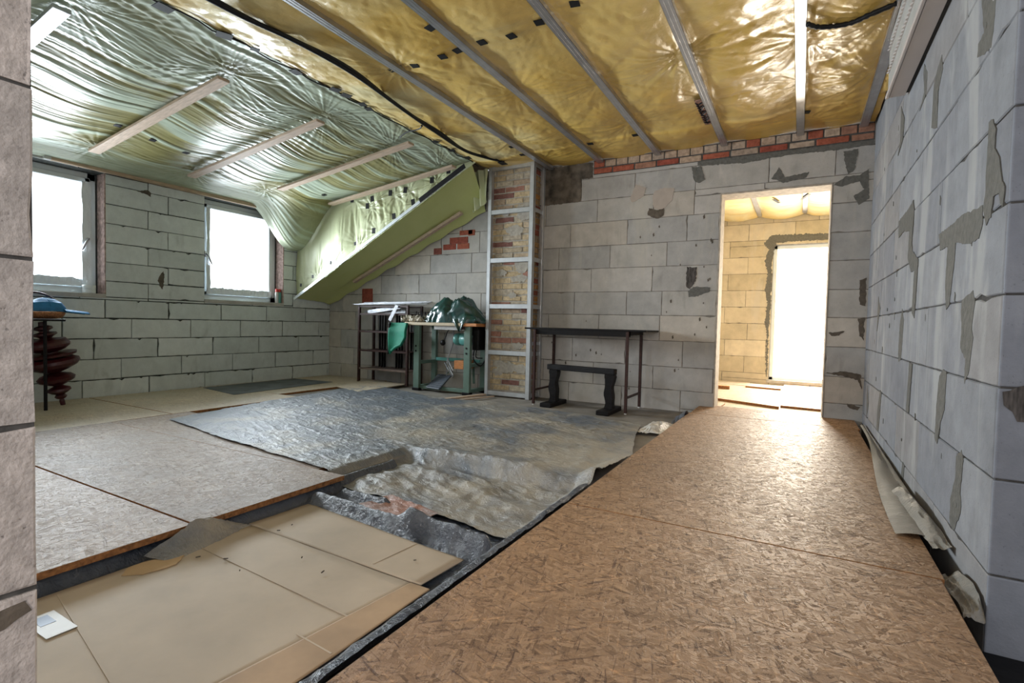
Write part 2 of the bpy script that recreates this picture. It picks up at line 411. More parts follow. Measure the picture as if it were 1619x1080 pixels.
def running(v0, v1, h, L, off, u0, u1, jit=0, seed=0):
    R = random.Random(seed); rows = []; v = v0; i = 0
    while v < v1-.02:
        s_ = off if i % 2 else off+L/2
        n0 = int((u0-s_)/L)-1
        rows.append((v, min(v+h, v1), [s_+k*L+R.uniform(-jit, jit) for k in range(n0, n0+int((u1-u0)/L)+4)])); v += h; i += 1
    return rows
def smear(poly, to, mat, parent, name, seed, sub=5, rag=.006):
    R = random.Random(seed); pts = []; t = .0015+.002*R.random()
    n = len(poly)
    for i in range(n):
        a, b = Vector((*poly[i], 0)), Vector((*poly[(i+1) % n], 0)); L = (b-a).length
        k = max(2, int(L/.015)); nrm = Vector((-(b-a).y, (b-a).x, 0)); nrm.normalize()
        for j in range(k): pts.append(a+(b-a)*(j/k)+nrm*max(-rag, min(rag, R.gauss(0, rag*.5)))*(1 if L > .03 else .2))
    m_ = len(pts); top = [to(p.x, p.y, -t) for p in pts]; bot = [to(p.x, p.y, .012) for p in pts]
    tri = tessellate_polygon([[Vector((p.x, p.y, 0)) for p in pts]])
    B = MB(); B.add(top+bot, [tuple(f) for f in tri]+[(i, m_+i, m_+(i+1) % m_, (i+1) % m_) for i in range(m_)])
    return B.obj(name, mat, parent)

XR, XL, YB = .496, -6.06, 5.32
toR = lambda u, v, d: (XR+d, u, v)
toL = lambda u, v, d: (XL-d, u, v)
toB = lambda u, v, d: (u, YB+d, v)
G = lambda *a: [tuple(x*q for x in (1, 1.0, .985)) for q in a]

# right wall
Z = [-.10, .23, .507, .77, 1.034, 1.29, 1.557, 1.817, 2.08, 2.345, 2.75]
J = [[2.64, 3.33, 4.03, 4.65], [2.32, 2.975, 3.63, 4.3, 4.91], [2.58, 3.24, 3.88, 4.5, 5.0], [2.27, 2.903, 3.58, 4.2, 4.62],
     [2.57, 3.25, 3.904, 4.5], [2.1, 2.75, 3.36, 4.0, 4.8], [2.57, 3.22, 3.86, 4.5], [2.2, 2.92, 3.557, 4.2, 4.8], [2.5, 3.25, 3.9, 4.5], [2.9, 3.5, 4.2]]
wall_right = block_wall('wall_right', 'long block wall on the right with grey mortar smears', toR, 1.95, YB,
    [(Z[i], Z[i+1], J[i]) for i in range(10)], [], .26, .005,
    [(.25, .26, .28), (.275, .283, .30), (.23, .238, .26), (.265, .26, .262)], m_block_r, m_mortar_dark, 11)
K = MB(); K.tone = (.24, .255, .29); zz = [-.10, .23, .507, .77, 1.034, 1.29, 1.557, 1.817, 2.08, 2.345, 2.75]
for i in range(10): K.box((XR+.002, 1.945, zz[i]+.003), (XR+.26, 1.99, zz[i+1]-.003), .004)
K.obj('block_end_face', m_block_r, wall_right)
SM = [[(2.317, 2.049), (2.153, 1.959), (2.161, 1.868), (2.177, 1.825), (2.262, 1.839), (2.33, 1.864), (2.328, 1.907), (2.267, 1.915)], [(2.885, 2.129), (2.854, 2.053), (2.929, 1.986), (2.908, 1.821), (3.03, 1.863), (3.024, 2.053), (2.983, 2.087)], [(3.288, 2.266), (3.193, 2.185), (3.189, 2.089), (3.357, 2.056), (3.251, 2.114), (3.297, 2.221)], [(3.967, 2.309), (3.82, 2.187), (3.842, 2.069), (4.003, 2.02), (3.936, 2.099)], [(2.152, 1.586), (2.112, 1.58), (2.082, 1.538), (2.081, 1.483), (2.037, 1.442), (2.005, 1.376), (1.972, 1.34), (1.977, 1.285), (2.0, 1.299), (2.02, 1.337), (2.07, 1.334), (2.083, 1.278), (2.127, 1.256), (2.161, 1.313), (2.147, 1.372), (2.154, 1.414)], [(3.394, 1.613), (3.357, 1.555), (3.38, 1.389), (3.346, 1.342), (3.183, 1.28), (3.191, 1.233), (3.212, 0.992), (3.283, 1.018), (3.274, 1.234), (3.362, 1.234), (3.477, 1.316), (3.469, 1.464), (3.653, 1.494), (3.815, 1.482), (3.845, 1.585), (3.553, 1.594)], [(2.173, 1.331), (2.161, 1.267), (2.197, 1.229), (2.317, 1.227), (2.482, 1.257), (2.498, 1.162), (2.531, 1.028), (2.577, 1.011), (2.612, 1.116), (2.605, 1.262), (2.726, 1.263), (2.77, 1.334), (2.558, 1.337), (2.423, 1.348), (2.299, 1.336), (2.225, 1.331)], [(2.361, 1.033), (2.294, 1.052), (2.23, 1.064), (2.204, 1.025), (2.224, 0.934), (2.201, 0.908), (2.218, 0.853), (2.227, 0.799), (2.276, 0.75), (2.282, 0.834), (2.351, 0.871), (2.343, 0.94), (2.365, 0.998)], [(3.581, 1.054), (3.511, 0.989), (3.534, 0.799), (3.55, 0.762), (3.618, 0.754), (3.642, 0.795), (3.635, 0.963)], [(4.62, 1.177), (4.5, 1.088), (4.619, 0.924), (4.622, 1.056)], [(3.283, 0.768), (3.203, 0.764), (3.237, 0.513), (3.307, 0.52), (3.294, 0.641)], [(2.567, 0.781), (2.519, 0.772), (2.522, 0.627), (2.564, 0.583), (2.609, 0.478), (2.656, 0.495), (2.647, 0.65), (2.628, 0.751)], [(4.3, 0.52), (4.23, 0.506), (4.284, 0.241), (4.385, 0.235), (4.379, 0.386)], [(3.349, 0.242), (3.284, 0.235), (3.327, 0.078), (3.388, 0.079)], [(2.329, 0.492), (2.263, 0.528), (2.24, 0.494), (2.254, 0.379), (2.236, 0.339), (2.241, 0.312), (2.31, 0.233), (2.355, 0.235), (2.371, 0.257), (2.374, 0.327), (2.325, 0.417)], [(5.016, 0.487), (4.906, 0.355), (4.989, 0.225), (5.04, 0.405)]]
for i, p in enumerate(SM): smear(p, toR, m_smear, wall_right, 'mortar_smear', 100+i, rag=.004)
for i in range(26):
    y, z = rnd.uniform(2.1, 5.1), rnd.uniform(.2, 2.2); a = rnd.uniform(.008, .03)
    smear([(y, z), (y+a*.5, z+a*.4), (y+a*.3, z+a*1.5), (y-a*.2, z+a)], toR, m_smear, wall_right, 'mortar_smear', 140+i, rag=.001)
toE = lambda u, v, d: (u, 1.945+d, v)
smear([(.506, .76), (.552, .778), (.60, .77), (.60, .68), (.541, .677), (.529, .704), (.511, .721)], toE, m_soot, wall_right, 'dark_stain', 180, rag=.005)

# back wall
DOOR = (-.712, .203, .10, 2.21)
rowsB = [(-.02, .283, [-2.232, -1.63, -1.022]), (.283, .518, [-2.55, -1.947, -1.3, -.72]), (.518, .778, [-2.2, -1.6, -1.015]), (.778, 1.035, [-2.5, -1.9, -1.25]),
    (1.035, 1.28, [-2.19, -1.6, -1.235]), (1.28, 1.533, [-2.0, -1.34]), (1.533, 1.775, [-2.391, -1.795, -1.2]), (1.775, 2.03, [-1.615, -1.012]),
    (2.03, 2.272, [-1.951, -1.35, -.95, -.33]), (2.272, 2.505, [-2.142, -1.548, -.946, -.3, .22])]
for i, (a, b, js) in enumerate(rowsB):
    k = min(js); 
    while k > -6.06: k -= .6; js.append(k+rnd.uniform(-.05, .05))
    js.sort()
rowsB.append((2.505, 2.75, [-5.5, -4.9, -4.3, -3.7]))
wall_back = block_wall('wall_back', 'back block wall with the doorway', toB, XL, XR+.3, rowsB, [DOOR], .24, .0045,
    [(.455, .435, .405), (.50, .475, .445), (.42, .405, .385), (.48, .44, .39), (.40, .39, .375)], m_block_b, m_mortar_b, 21, jit=.001, backdepth=.004)
for nm, m_, p in [('dark_stain', m_concrete_stain, [(-2.60, 2.68), (-2.60, 2.26), (-2.145, 2.27), (-2.142, 2.509), (-2.01, 2.512), (-2.014, 2.68)]),
    ('plaster_patch', m_patch, [(-1.541, 2.39), (-1.437, 2.345), (-1.451, 2.263), (-1.569, 2.207), (-1.597, 2.243)]),
    ('plaster_patch', m_patch, [(-1.335, 2.301), (-1.25, 2.325), (-1.148, 2.306), (-1.169, 2.186), (-1.263, 2.096), (-1.355, 2.137), (-1.359, 2.254)]),
    ('mortar_smear', m_smear_d, [(-1.397, 2.132), (-1.3, 2.10), (-1.239, 2.119), (-1.245, 2.045), (-1.31, 2.017), (-1.411, 2.059)]),
    ('soot_mark', m_soot, [(-1.003, 1.517), (-.902, 1.514), (-.913, 1.377), (-.965, 1.297), (-1.005, 1.33)]),
    ('mortar_smear', m_smear, [(-.98, 1.276), (-.935, 1.324), (-.774, 1.313), (-.78, 1.274), (-.885, 1.227), (-.978, 1.219)]),
    ('mortar_smear', m_smear, [(-.99, 2.497), (-.897, 2.493), (-.855, 2.361), (-.922, 2.329), (-.962, 2.358)]),
    ('mortar_smear', m_smear, [(-.28, 2.30), (-.22, 2.40), (-.17, 2.30), (.02, 2.33), (.0, 2.28), (-.18, 2.255)]),
    ('mortar_smear', m_smear, [(.21, 2.19), (.30, 2.26), (.40, 2.25), (.46, 2.30), (.47, 2.05), (.40, 2.0), (.36, 2.08), (.43, 2.13), (.40, 2.2), (.26, 2.17)]),
    ('mortar_smear', m_smear, [(.27, 2.47), (.38, 2.48), (.36, 2.30), (.31, 2.27)]),
    ('mortar_smear', m_smear_d, [(.22, .90), (.34, .92), (.30, .88), (.24, .87)]),
    ('mortar_smear', m_smear_d, [(.43, 1.36), (.48, 1.38), (.48, 1.13), (.44, 1.15)]), ('mortar_smear', m_smear_d, [(.43, 1.03), (.48, 1.04), (.48, .84), (.45, .88)]),
    ('mortar_smear', m_smear_d, [(.21, .545), (.35, .57), (.47, .55), (.48, .42), (.45, .50), (.34, .525)]),
    ('mortar_smear', m_smear_d, [(.38, .29), (.48, .27), (.46, .24), (.40, .25)]),
    ('cement_band', m_smear, [(-.93, 2.545), (.49, 2.555), (.49, 2.50), (.2, 2.49), (-.1, 2.50), (-.5, 2.475), (-.93, 2.50)])]:
    smear(p, toB, m_, wall_back, nm, hash(p[0]) % 999, rag=.006)
for i in range(34):
    x, z = rnd.uniform(-2.5, -.75), rnd.uniform(.2, 2.0); a = rnd.uniform(.01, .03)
    smear([(x, z), (x+a*.5, z+a*.4), (x+a*.3, z+a*1.6), (x-a*.2, z+a)], toB, m_smear_d, wall_back, 'mortar_smear', 300+i, rag=.001)
K = MB(); K.box((-2.005, YB-.002, 2.54), (.492, YB+.02, 2.70)); K.obj('brick_joint', m_mortar_dark, wall_back)
K = MB()                                                  # old brick course under the ceiling
PALE = [(.42, .31, .23), (.40, .31, .24), (.44, .34, .26), (.36, .28, .22)]; REDS = [(.29, .075, .05), (.34, .10, .06), (.23, .075, .055), (.33, .17, .115)]
x = -2.0
while x < .49:
    wdt = .125; K.tone = rnd.choice(PALE if rnd.random() < .8 else REDS); K.box((x, YB-.008+rnd.uniform(-.003, .003), 2.614), (min(x+wdt-.01, .49), YB+.03, 2.682), .006); x += wdt
x = -2.0
while x < .49:
    wdt = rnd.uniform(.2, .27); K.tone = rnd.choice(REDS if rnd.random() < .75 else PALE+[(.22, .19, .17)]); K.box((x, YB-.006+rnd.uniform(-.004, .003), 2.545+rnd.uniform(0, .006)), (min(x+wdt-.012, .49), YB+.03, 2.604), .008); x += wdt
K.obj('brick_course', m_brick, wall_back)
K = MB()                                                  # bricks peeping out below the sloping film
for (a, b) in [((-3.52, 2.06), (-3.62, 1.99)), ((-3.62, 1.98), (-3.9, 1.90)), ((-3.75, 2.06), (-3.55, 2.0)), ((-4.0, 1.9), (-3.8, 1.83)), ((-3.78, 1.90), (-3.6, 1.83)), ((-4.15, 1.86), (-4.02, 1.78)), ((-5.4, 1.36), (-5.2, 1.16))]:
    K.tone = rnd.choice(REDS); K.box((min(a[0], b[0]), YB-.006, b[1]), (max(a[0], b[0]), YB+.03, a[1]), .006)
K.obj('red_brick_infill', m_brick, wall_back)

# left wall with the two windows
W1 = (1.47, 2.512, 1.09, 2.31); W2 = (3.50, 4.54, 1.09, 2.31)
def ext(js, L=.597, a=.3, b=5.4):
    js = sorted(js); out = list(js); k = js[0]
    while k > a: k -= L; out.append(k)
    k = js[-1]
    while k < b: k += L; out.append(k)
    return sorted(out)
rowsL = [(-.02, .085, []), (.085, .268, ext([2.323, 2.913, 3.505, 4.104, 4.701])), (.268, .47, ext([2.653, 3.245, 3.841, 4.435, 5.04])), (.47, .675, ext([2.419, 3.0, 3.598, 4.192, 4.795])),
    (.675, .878, ext([2.17, 2.749, 3.344, 3.94, 4.537, 5.134])), (.878, 1.065, ext([2.517, 3.108, 3.699, 4.3, 4.906])), (1.065, 1.252, ext([2.906])), (1.252, 1.44, ext([3.105])), (1.44, 1.631, ext([2.906])),
    (1.631, 1.824, ext([3.105])), (1.824, 2.017, ext([2.906])), (2.017, 2.209, ext([3.105])), (2.209, 2.5, ext([2.906]))]
wall_left = block_wall('wall_left', 'window wall of pale blocks with dark open joints on the left', toL, .0, YB+.2, rowsL, [W1, W2], .30, .010,
    [(.60, .635, .63), (.635, .67, .665), (.565, .605, .60)], m_block_l, m_mortar_l, 31, backdepth=.010)
smear([(3.02, 1.36), (3.06, 1.40), (3.06, 1.30), (3.045, 1.2), (3.02, 1.24), (3.0, 1.29)], toL, m_smear_d, wall_left, 'mortar_smear', 401)
smear([(2.80, 2.20), (2.90, 2.24), (2.93, 2.21), (2.93, 2.17), (2.88, 2.19)], toL, m_smear_d, wall_left, 'mortar_smear', 402)
for i in range(40):
    y = rnd.uniform(2.6, 5.2); r = rnd.choice(rowsL[1:12]); a = rnd.uniform(.02, .06)
    if 3.45 < y < 4.6 and r[1] > 1.09: continue
    smear([(y, r[1]-.008), (y+a, r[1]-.004), (y+a*1.5, r[1]+.005), (y+a*.6, r[1]-rnd.uniform(.012, .025))], toL, m_mortar_l, wall_left, 'mortar_smear', 420+i, rag=.002)
def window(n, W, lab):
    y0, y1, z0, z1 = W; X = XL-.16
    fr = MB()
    fw = .075
    for (a, b) in [((y0+.01, z0+.03), (y1-.01, z0+.03+fw)), ((y0+.01, z1-fw), (y1-.01, z1)), ((y0+.01, z0+.03), (y0+.01+fw, z1)), ((y1-.01-fw, z0+.03), (y1-.01, z1))]:
        fr.box((X-.06, a[0], a[1]), (X+.005, b[0], b[1]), .006)
    o = fr.obj('window_%d' % n, m_pvc); tag(o, lab, 'window', None, 'structure')
    sm_ = MB(); iw = .05                                     # sash
    for (a, b) in [((y0+.06, z0+.085), (y1-.06, z0+.085+iw)), ((y0+.06, z1-.05-iw), (y1-.06, z1-.05)), ((y0+.06, z0+.085), (y0+.06+iw, z1-.05)), ((y1-.06-iw, z0+.085), (y1-.06, z1-.05))]:
        sm_.box((X-.05, a[0], a[1]), (X+.02, b[0], b[1]), .008)
    sm_.obj('window_sash', m_pvc, o)
    p = MB(); p.box((X-.03, y0+.10, z0+.12), (X-.02, y1-.10, z1-.08)); p.obj('pane', m_pane, o)
    # crinkled protective film along the edges of the sash
    t = np.linspace(0, 1, 120)[:, None]; s = np.linspace(0, 1, 8)[None, :]
    yy = y0+.09+t*(y1-y0-.18)+0*s; top = z0+.155+.045*fbm(t*14, t*0, n)-.0; zz_ = z0+.10+s*(top-z0-.10)
    xx = X+.03+.012*np.sin(t*90)*s+.015*fbm(t*20, s*3, n)
    link('protective_film', grid_mesh('protective_film', np.stack([xx+0*s, yy, zz_], -1)), m_film_win, o, True)
    side = y1-.135 if n == 1 else y0+.09
    wv = .075 if n == 1 else .045
    zz2 = z0+.11+t*(z1-z0-.2)+0*s; yy2 = side+s*wv+.02*(fbm(t*5, s*2, 5)-.5); xx2 = X+.032+.012*fbm(t*12, s*4, 6+n)
    link('protective_film', grid_mesh('protective_film', np.stack([xx2, yy2, zz2], -1)), m_film_win, o, True)
    h = MB(); hy = y1-.09 if n == 1 else y0+.085; hz = 1.66
    sgn = -1 if n == 1 else 1
    h.box((X+.02, hy-.014, hz-.035), (X+.035, hy+.014, hz+.035), .004); h.tube([(X+.035, hy, hz), (X+.06, hy, hz), (X+.065, hy+sgn*.02, hz-.03), (X+.065, hy+sgn*.055, hz-.12)], .009)
    h.obj('window_handle', m_galv, o, True)
    rv = MB()
    rv.box((XL-.15, y1-.001, z0), (XL+.001, y1+.012, z1), .002); rv.obj('window_reveal', m_reveal, o)
    sl = MB(); sl.box((X+.0, y0, z0-.01), (XL+.006, y1+.01, z0+.03), .004); sl.obj('window_sill', m_sill, o)
    return o
window(1, W1, 'left window half hidden by the near block pillar'); window(2, W2, 'right window of the left wall beside the film cheek')

# near jamb: the block wall in whose opening the camera stands
toP = lambda u, v, d: (-1.0-d, u, v)
block_wall('wall_front', 'near rough block jamb at the left edge of the view', toP, .05, .326, [(-.05, .25, []), (.25, .502, []), (.502, .752, []), (.752, 1.0, []), (1.0, 1.252, []), (1.252, 1.5, []), (1.5, 1.75, []), (1.75, 2.0, []), (2.0, 2.25, []), (2.25, 2.7, [])],
    [], .10, .007, [(.45, .40, .37), (.41, .37, .345), (.47, .42, .39)], m_block_p, m_mortar_dark, 51, depth=.05, jit=.005)
K = MB(); K.box((XL-.3, .05, -.05), (-1.08, .31, 2.7)); K.obj('wall_front_body', m_block_p, bpy.data.objects['wall_front'])
toP2 = lambda u, v, d: (-1.0-d, u, v)
for i, z in enumerate((.50,)):
    smear([(.05, z-.045), (.12, z-.05), (.22, z-.04), (.27, z-.046), (.318, z-.03), (.31, z-.012), (.26, z-.016), (.2, z-.006), (.05, z-.012)], toP2, m_smear_d, bpy.data.objects['wall_front'], 'mortar_smear', 470+i, rag=.004)

K = MB(); K.box((.25, -.15, -.05), (.62, .16, 2.7)); K.obj('fill_light_block', m_block_p, bpy.data.objects['wall_front'])  # unseen block added to keep the fill lamp off the right wall end
# floor and ceiling
K = MB()
K.box((XL, -1.5, -.15), (XR+1.6, YB+.02, 0.0))                     # slab (pit level)
K.box((XL, -1.5, 0), (-2.14, YB, .076)); K.box((-2.14, 2.52, 0), (-.87, YB, .076)); K.box((-.86, -1.5, 0), (.36, YB+.25, .124))
struct('floor', 'bare dusty subfloor under boards and foil', K.mesh('floor'), m_screed)
K = MB(); K.box((-3.25, -.1, 2.78), (XR+.3, YB+.3, 2.95))
K.add([(-3.2, -.1, 2.78), (-3.2, YB, 2.78), (XL-.3, YB, 2.46), (XL-.3, -.1, 2.46), (-3.2, -.1, 2.95), (-3.2, YB, 2.95), (XL-.3, YB, 2.95), (XL-.3, -.1, 2.95)],
      [(0, 1, 2, 3), (4, 7, 6, 5), (0, 4, 5, 1), (1, 5, 6, 2), (2, 6, 7, 3), (3, 7, 4, 0)])
struct('ceiling', 'roof deck above the plastic film', K.mesh('ceiling'), m_wood)

# ------------------------------------------------------------------ films
XK = -3.2
PX = [-2.5, -1.92, -1.315, -.69, -.06, .41]
LINES = [XK]+PX+[.56]
pins = [(px, py) for px in PX for py in (.9, 1.75, 2.7, 3.55, 4.35, 5.1)]
RS = random.Random(5)
def z_flat(x, y):
    x = np.asarray(x, float); y = np.asarray(y, float); z = np.full(x.shape, 2.688)
    bay = np.zeros(x.shape)
    for a, b in zip(LINES[:-1], LINES[1:]):
        t = np.clip((x-a)/(b-a), 0, 1); m = (x >= a) & (x < b)
        bay = np.where(m, np.sin(PI*t)**.8, bay)
    q = .5+.5*np.sin(y*2*PI/.86+1.7*np.floor(x*1.6)+2*fbm(x*.8, y*.8, 4))
    z = z-bay*(.022+.026*q)-bay*.03*(fbm(x*2.2, y*2.2, 9)-.47)
    for i, (px, py) in enumerate(pins):
        z = z+star(x, y, px+RS_off[i][0], py+RS_off[i][1], RS_amp[i], .26, 11, i)
    z = z+.010*(ridged(x*5, y*3+x*2, 2)-.5)*bay+.010*(ridged(x*9-y*4, y*7, 14)-.5)*bay*fbm(x*1.3, y*1.3, 15)*1.6+.003*(ridged(x*22+y*6, y*13, 16)-.5)-.010*sst(4.70, 4.74, y+.04*fbm(x*3, y, 17))+.004*(ridged(x*16+y*3, y*9, 6)-.5)*fbm(x*2, y*2, 3)
    edge = sst(4.7, 5.25, y); z = z+edge*(2.703-bay*.018-z)*.85
    # strongly puckered strip beside the knee
    z = z+.020*(ridged(x*1.6+.4*np.sin(y*3), y*6.5+x*1.5, 19)-.5)*bay*sst(-1.0, -.5, x)*(.4+fbm(x*2, y*2, 18))
    k = np.exp(-((x-XK-.15)/.35)**2); z = z+k*.010*(ridged(x*5+y*1.5, y*9-x*6, 8)-.5)
    return z
RS_amp = [RS.choice((.010, .016, .024)) for _ in pins]
RS_off = [(RS.uniform(-.06, .06), RS.uniform(-.1, .1)) for _ in pins]
def pale(x, y):
    p = .75*np.exp(-((x-XK-.2)/.5)**2)*ridged(x*3+y, y*4-x*3, 8)
    p = p+.5*sst(.5, .75, fbm(x*1.8, y*1.8, 33))*ridged(x*7, y*5, 34)
    for i, (px, py) in enumerate(pins): p = p+20*np.abs(star(x, y, px+RS_off[i][0], py+RS_off[i][1], RS_amp[i], .30, 11, i))
    p = p+.35*sst(.45, .7, fbm(x*1.1+3, y*1.1, 35)); p = p*(1-.85*sst(4.70, 4.74, y+.04*fbm(x*3, y, 17)))
    return np.clip(p*.9, 0, 1)
gx, gy = np.meshgrid(np.linspace(XK, .485, 300), np.linspace(.34, 5.315, 400), indexing='ij')
fy_ = link('plastic_film', grid_mesh('plastic_film', np.stack([gx, gy, z_flat(gx, gy)], -1), pale(gx, gy)), m_film_y, None, True)
tag(fy_, 'yellow plastic film between the steel profiles of the flat ceiling', 'plastic film')

BY = [.45, 1.30, 2.21, 3.05, 3.88, 4.64]
SLK = .35/2.86
def z_slope(x, y, cl=False):
    x = np.asarray(x, float); y = np.asarray(y, float)
    wv = XK-x                                            # 0 at the knee
    z = 2.685-wv*SLK
    t = np.zeros(x.shape)
    for a, b in zip(BY[:-1], BY[1:]):
        m = (y >= a) & (y < b); t = np.where(m, np.sin(PI*(y-a)/(b-a)), t)
    act = sst(.15, .7, wv)*(1-sst(2.1, 2.7, wv))
    z = z-.045*t**1.5*act*(.6+.8*fbm(x*1.5, y*.7, 12))
    # long creases running along the room, fanning from the batten ends
    fan = .30*np.sin((y-2.2)*2*PI/.86)*np.exp(-wv*1.0)
    wq = wv+fan*.12+.10*(fbm(x*1.1, y*.6, 20)-.5)-.10*y
    msk = .35+1.1*fbm(x*1.2, y*1.0, 25)
    r1 = ridged(wq*7, y*.45, 21); r2_ = ridged(wq*17, y*.65, 22); r3 = ridged(wq*30, y*1.2, 23); r4 = ridged(wq*58, y*2.2, 24)
    z = z+.008*(r1-.5)*act*msk+.0075*(r2_-.5)*msk*(.4+act)+.0056*(r3-.5)*(.3+msk)+.0023*(r4-.5)
    for i, b in enumerate(BY):
        z = z+star(x, y, -3.58, b+.02, .012, .45, 16, 40+i)+star(x, y, -5.53, b+.02, .012, .28, 9, 60+i)
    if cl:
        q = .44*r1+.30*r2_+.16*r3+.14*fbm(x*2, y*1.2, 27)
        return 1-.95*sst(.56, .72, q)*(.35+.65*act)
    # droop over the top corner of the right window
    d = sst(4.02, 4.62, y)*sst(-5.25, -6.0, x); z = z-.50*d
    return z
gx, gy = np.meshgrid(np.linspace(XK-.001, XL+.012, 380), np.linspace(.34, 4.735, 460), indexing='ij')
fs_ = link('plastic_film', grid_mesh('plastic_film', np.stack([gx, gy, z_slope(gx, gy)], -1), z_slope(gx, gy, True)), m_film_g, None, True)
tag(fs_, 'crinkled greenish white film under the sloping ceiling above the windows', 'plastic film')

# cheek: hanging film between the sloping ceiling and the lower roof slope
YC = 4.745
fz0 = lambda x: 1.185+(x-XL)*.5085
n, m = 260, 90
u = np.linspace(0, 1, n)[:, None]; v = np.linspace(0, 1, m)[None, :]
xx = XL+.015+u*(XK+.03-XL)+0*v
bot = fz0(xx); top = np.maximum(2.69-(XK-xx)*SLK, bot+.02)
top = np.where(xx < -5.3, top-.35*sst(-5.3, -6.0, xx), top)
zz = bot+v*(top-bot)
hgt = (top-bot)
pl = .045*(ridged(xx*4.2+v*.5, v*.6, 31)-.5)+.020*(ridged(xx*10+v*1.2, v*1.2, 32)-.5)+.008*(ridged(xx*24, v*2.5, 33)-.5)
CT = [(-4.95, 2.42), (-4.69, 2.32), (-4.61, 2.40), (-4.32, 2.44), (-4.09, 2.45), (-3.97, 2.30), (-4.26, 2.16), (-4.58, 2.01), (-4.89, 1.87), (-3.70, 2.52), (-3.47, 2.60), (-5.32, 1.65), (-5.66, 1.48), (-5.89, 1.37)]
yy = YC+pl*np.clip(hgt/.5, .15, 1)*(.25+.75*np.sin(PI*np.clip(v, .05, .95)))
for i, (a, b) in enumerate(CT): yy = yy+star(xx, zz, a, b, .03, .16, 5, 80+i)*.7
yy = np.clip(yy, YC-.05, YC+.06)
fc_ = link('plastic_film', grid_mesh('plastic_film', np.stack([xx, yy, zz], -1)), m_film_c, None, True)
tag(fc_, 'pale green film hanging as an upright cheek dotted with black tape squares', 'plastic film')
# sloping underside
n, m = 160, 60
u = np.linspace(0, 1, n)[:, None]; v = np.linspace(0, 1, m)[None, :]
fx = XL+.015+u*(XK-.01-XL); fz = fz0(fx)
bx = -6.03+u*(-3.36+6.03); bz = 1.168+(bx+6.0)*.426
xx = fx+(bx-fx)*v; yy = YC+(5.30-YC)*v+0*u; zz = fz+(bz-fz)*v
zz = zz+.010*(fbm(xx*2.5, yy*6, 41)-.5)+.006*(ridged(xx*5, yy*8, 42)-.5)-.035*sst(.85, 1, v)*np.sin(u*23)**2*.6-.02*sst(.8, 1, v)
ss_ = link('plastic_film', grid_mesh('plastic_film', np.stack([xx, yy, zz], -1)), m_film_s, None, True)
tag(ss_, 'smooth lime film on the steep underside down to the back wall', 'plastic film')
# loose curtain of film beside the chimney
u = np.linspace(0, 1, 90)[:, None]; v = np.linspace(0, 1, 60)[None, :]
px = -3.50+u*.33; py = 5.22-u*.20-.25*v*(1-u); pz0 = 2.24+.07*u+.02*np.sin(u*16); pz1 = 2.64+.04*u
px = px+.10*v*(1-u)+0*v
yy = py+.035*np.sin(u*17+v*2)*(1-.5*v)+.02*fbm(u*6, v*2, 44)
cu_ = link('plastic_film', grid_mesh('plastic_film', np.stack([px, yy, pz0+(pz1-pz0)*v], -1)), m_film_c, None, True)
tag(cu_, 'loose yellow green film curtain hanging beside the brick chimney', 'plastic film')
K = MB(); K.bar((XL+.03, YC-.055, fz0(XL)+.0), (XK-.06, YC-.055, fz0(XK-.06)+.0), .012, .035)
K.obj('edge_strip', m_film_win, fc_)
# tape squares
def tape(parent, c, nrm, w_, h_, rot, nm='tape_patch'):
    z = Vector(nrm).normalized(); q = z.to_track_quat('Z', 'Y').to_matrix().to_4x4() @ Matrix.Rotation(rot, 4, 'Z'); q.translation = c
    b = MB(); b.obox(q, (w_, h_, .004), .001); return b.obj(nm, m_tape, parent)
for (x, y) in [(-2.35, 2.77), (-2.1, 2.75), (-1.79, 2.74), (-1.58, 2.74), (-1.39, 2.73), (-2.56, 2.78), (-1.99, 2.76), (-1.99, 2.48), (-1.38, 4.7), (-1.83, 4.74), (-1.14, 2.66), (-2.56, 4.5), (-2.56, 4.72), (-.02, 4.8)]:
    tape(fy_, (x, y, float(z_flat(x, y))-.006), (0, 0, -1), .055, .055, rnd.uniform(-.25, .25))
for (x, y, s_) in [(-3.23, 1.63, .06), (-3.19, 1.96, .06), (-3.15, 2.14, .035), (-3.2, 2.49, .05), (-3.16, 2.81, .05), (-3.15, 2.91, .05), (-3.15, 3.08, .045), (-3.18, 3.18, .045), (-3.15, 4.04, .045), (-3.17, 4.33, .045), (-3.14, 4.57, .05)]:
    tape(fy_, (x, y, float(z_flat(x, y))-.018), (0, 0, -1), s_*1.35, s_*1.5, rnd.uniform(-.4, .4))
for (x, y) in [(-4.95, 2.15), (-4.97, 2.42), (-4.99, 2.71), (-5.04, 4.33)]:
    tape(fs_, (x, y, float(z_slope(x, y))-.008), (.12, 0, -1), .05, .05, rnd.uniform(-.3, .3))
for (x, z) in CT:
    s_ = .055 if z > 2 else .035
    tape(fc_, (x, YC-.058, z), (0, -1, 0), s_, s_*1.25, rnd.uniform(-.2, .2))
tape(fc_, (-3.56, YC-.064, 2.465), (0, -1, 0), .70, .055, 0).matrix_world
o = [q for q in fc_.children][-1]; o.name = 'tape_strip'
o.data.transform(Matrix.Translation((-3.56, YC-.064, 2.465)) @ Matrix.Rotation(-math.atan(.5085), 4, 'Y') @ Matrix.Translation((3.56, -(YC-.064), -2.465)))
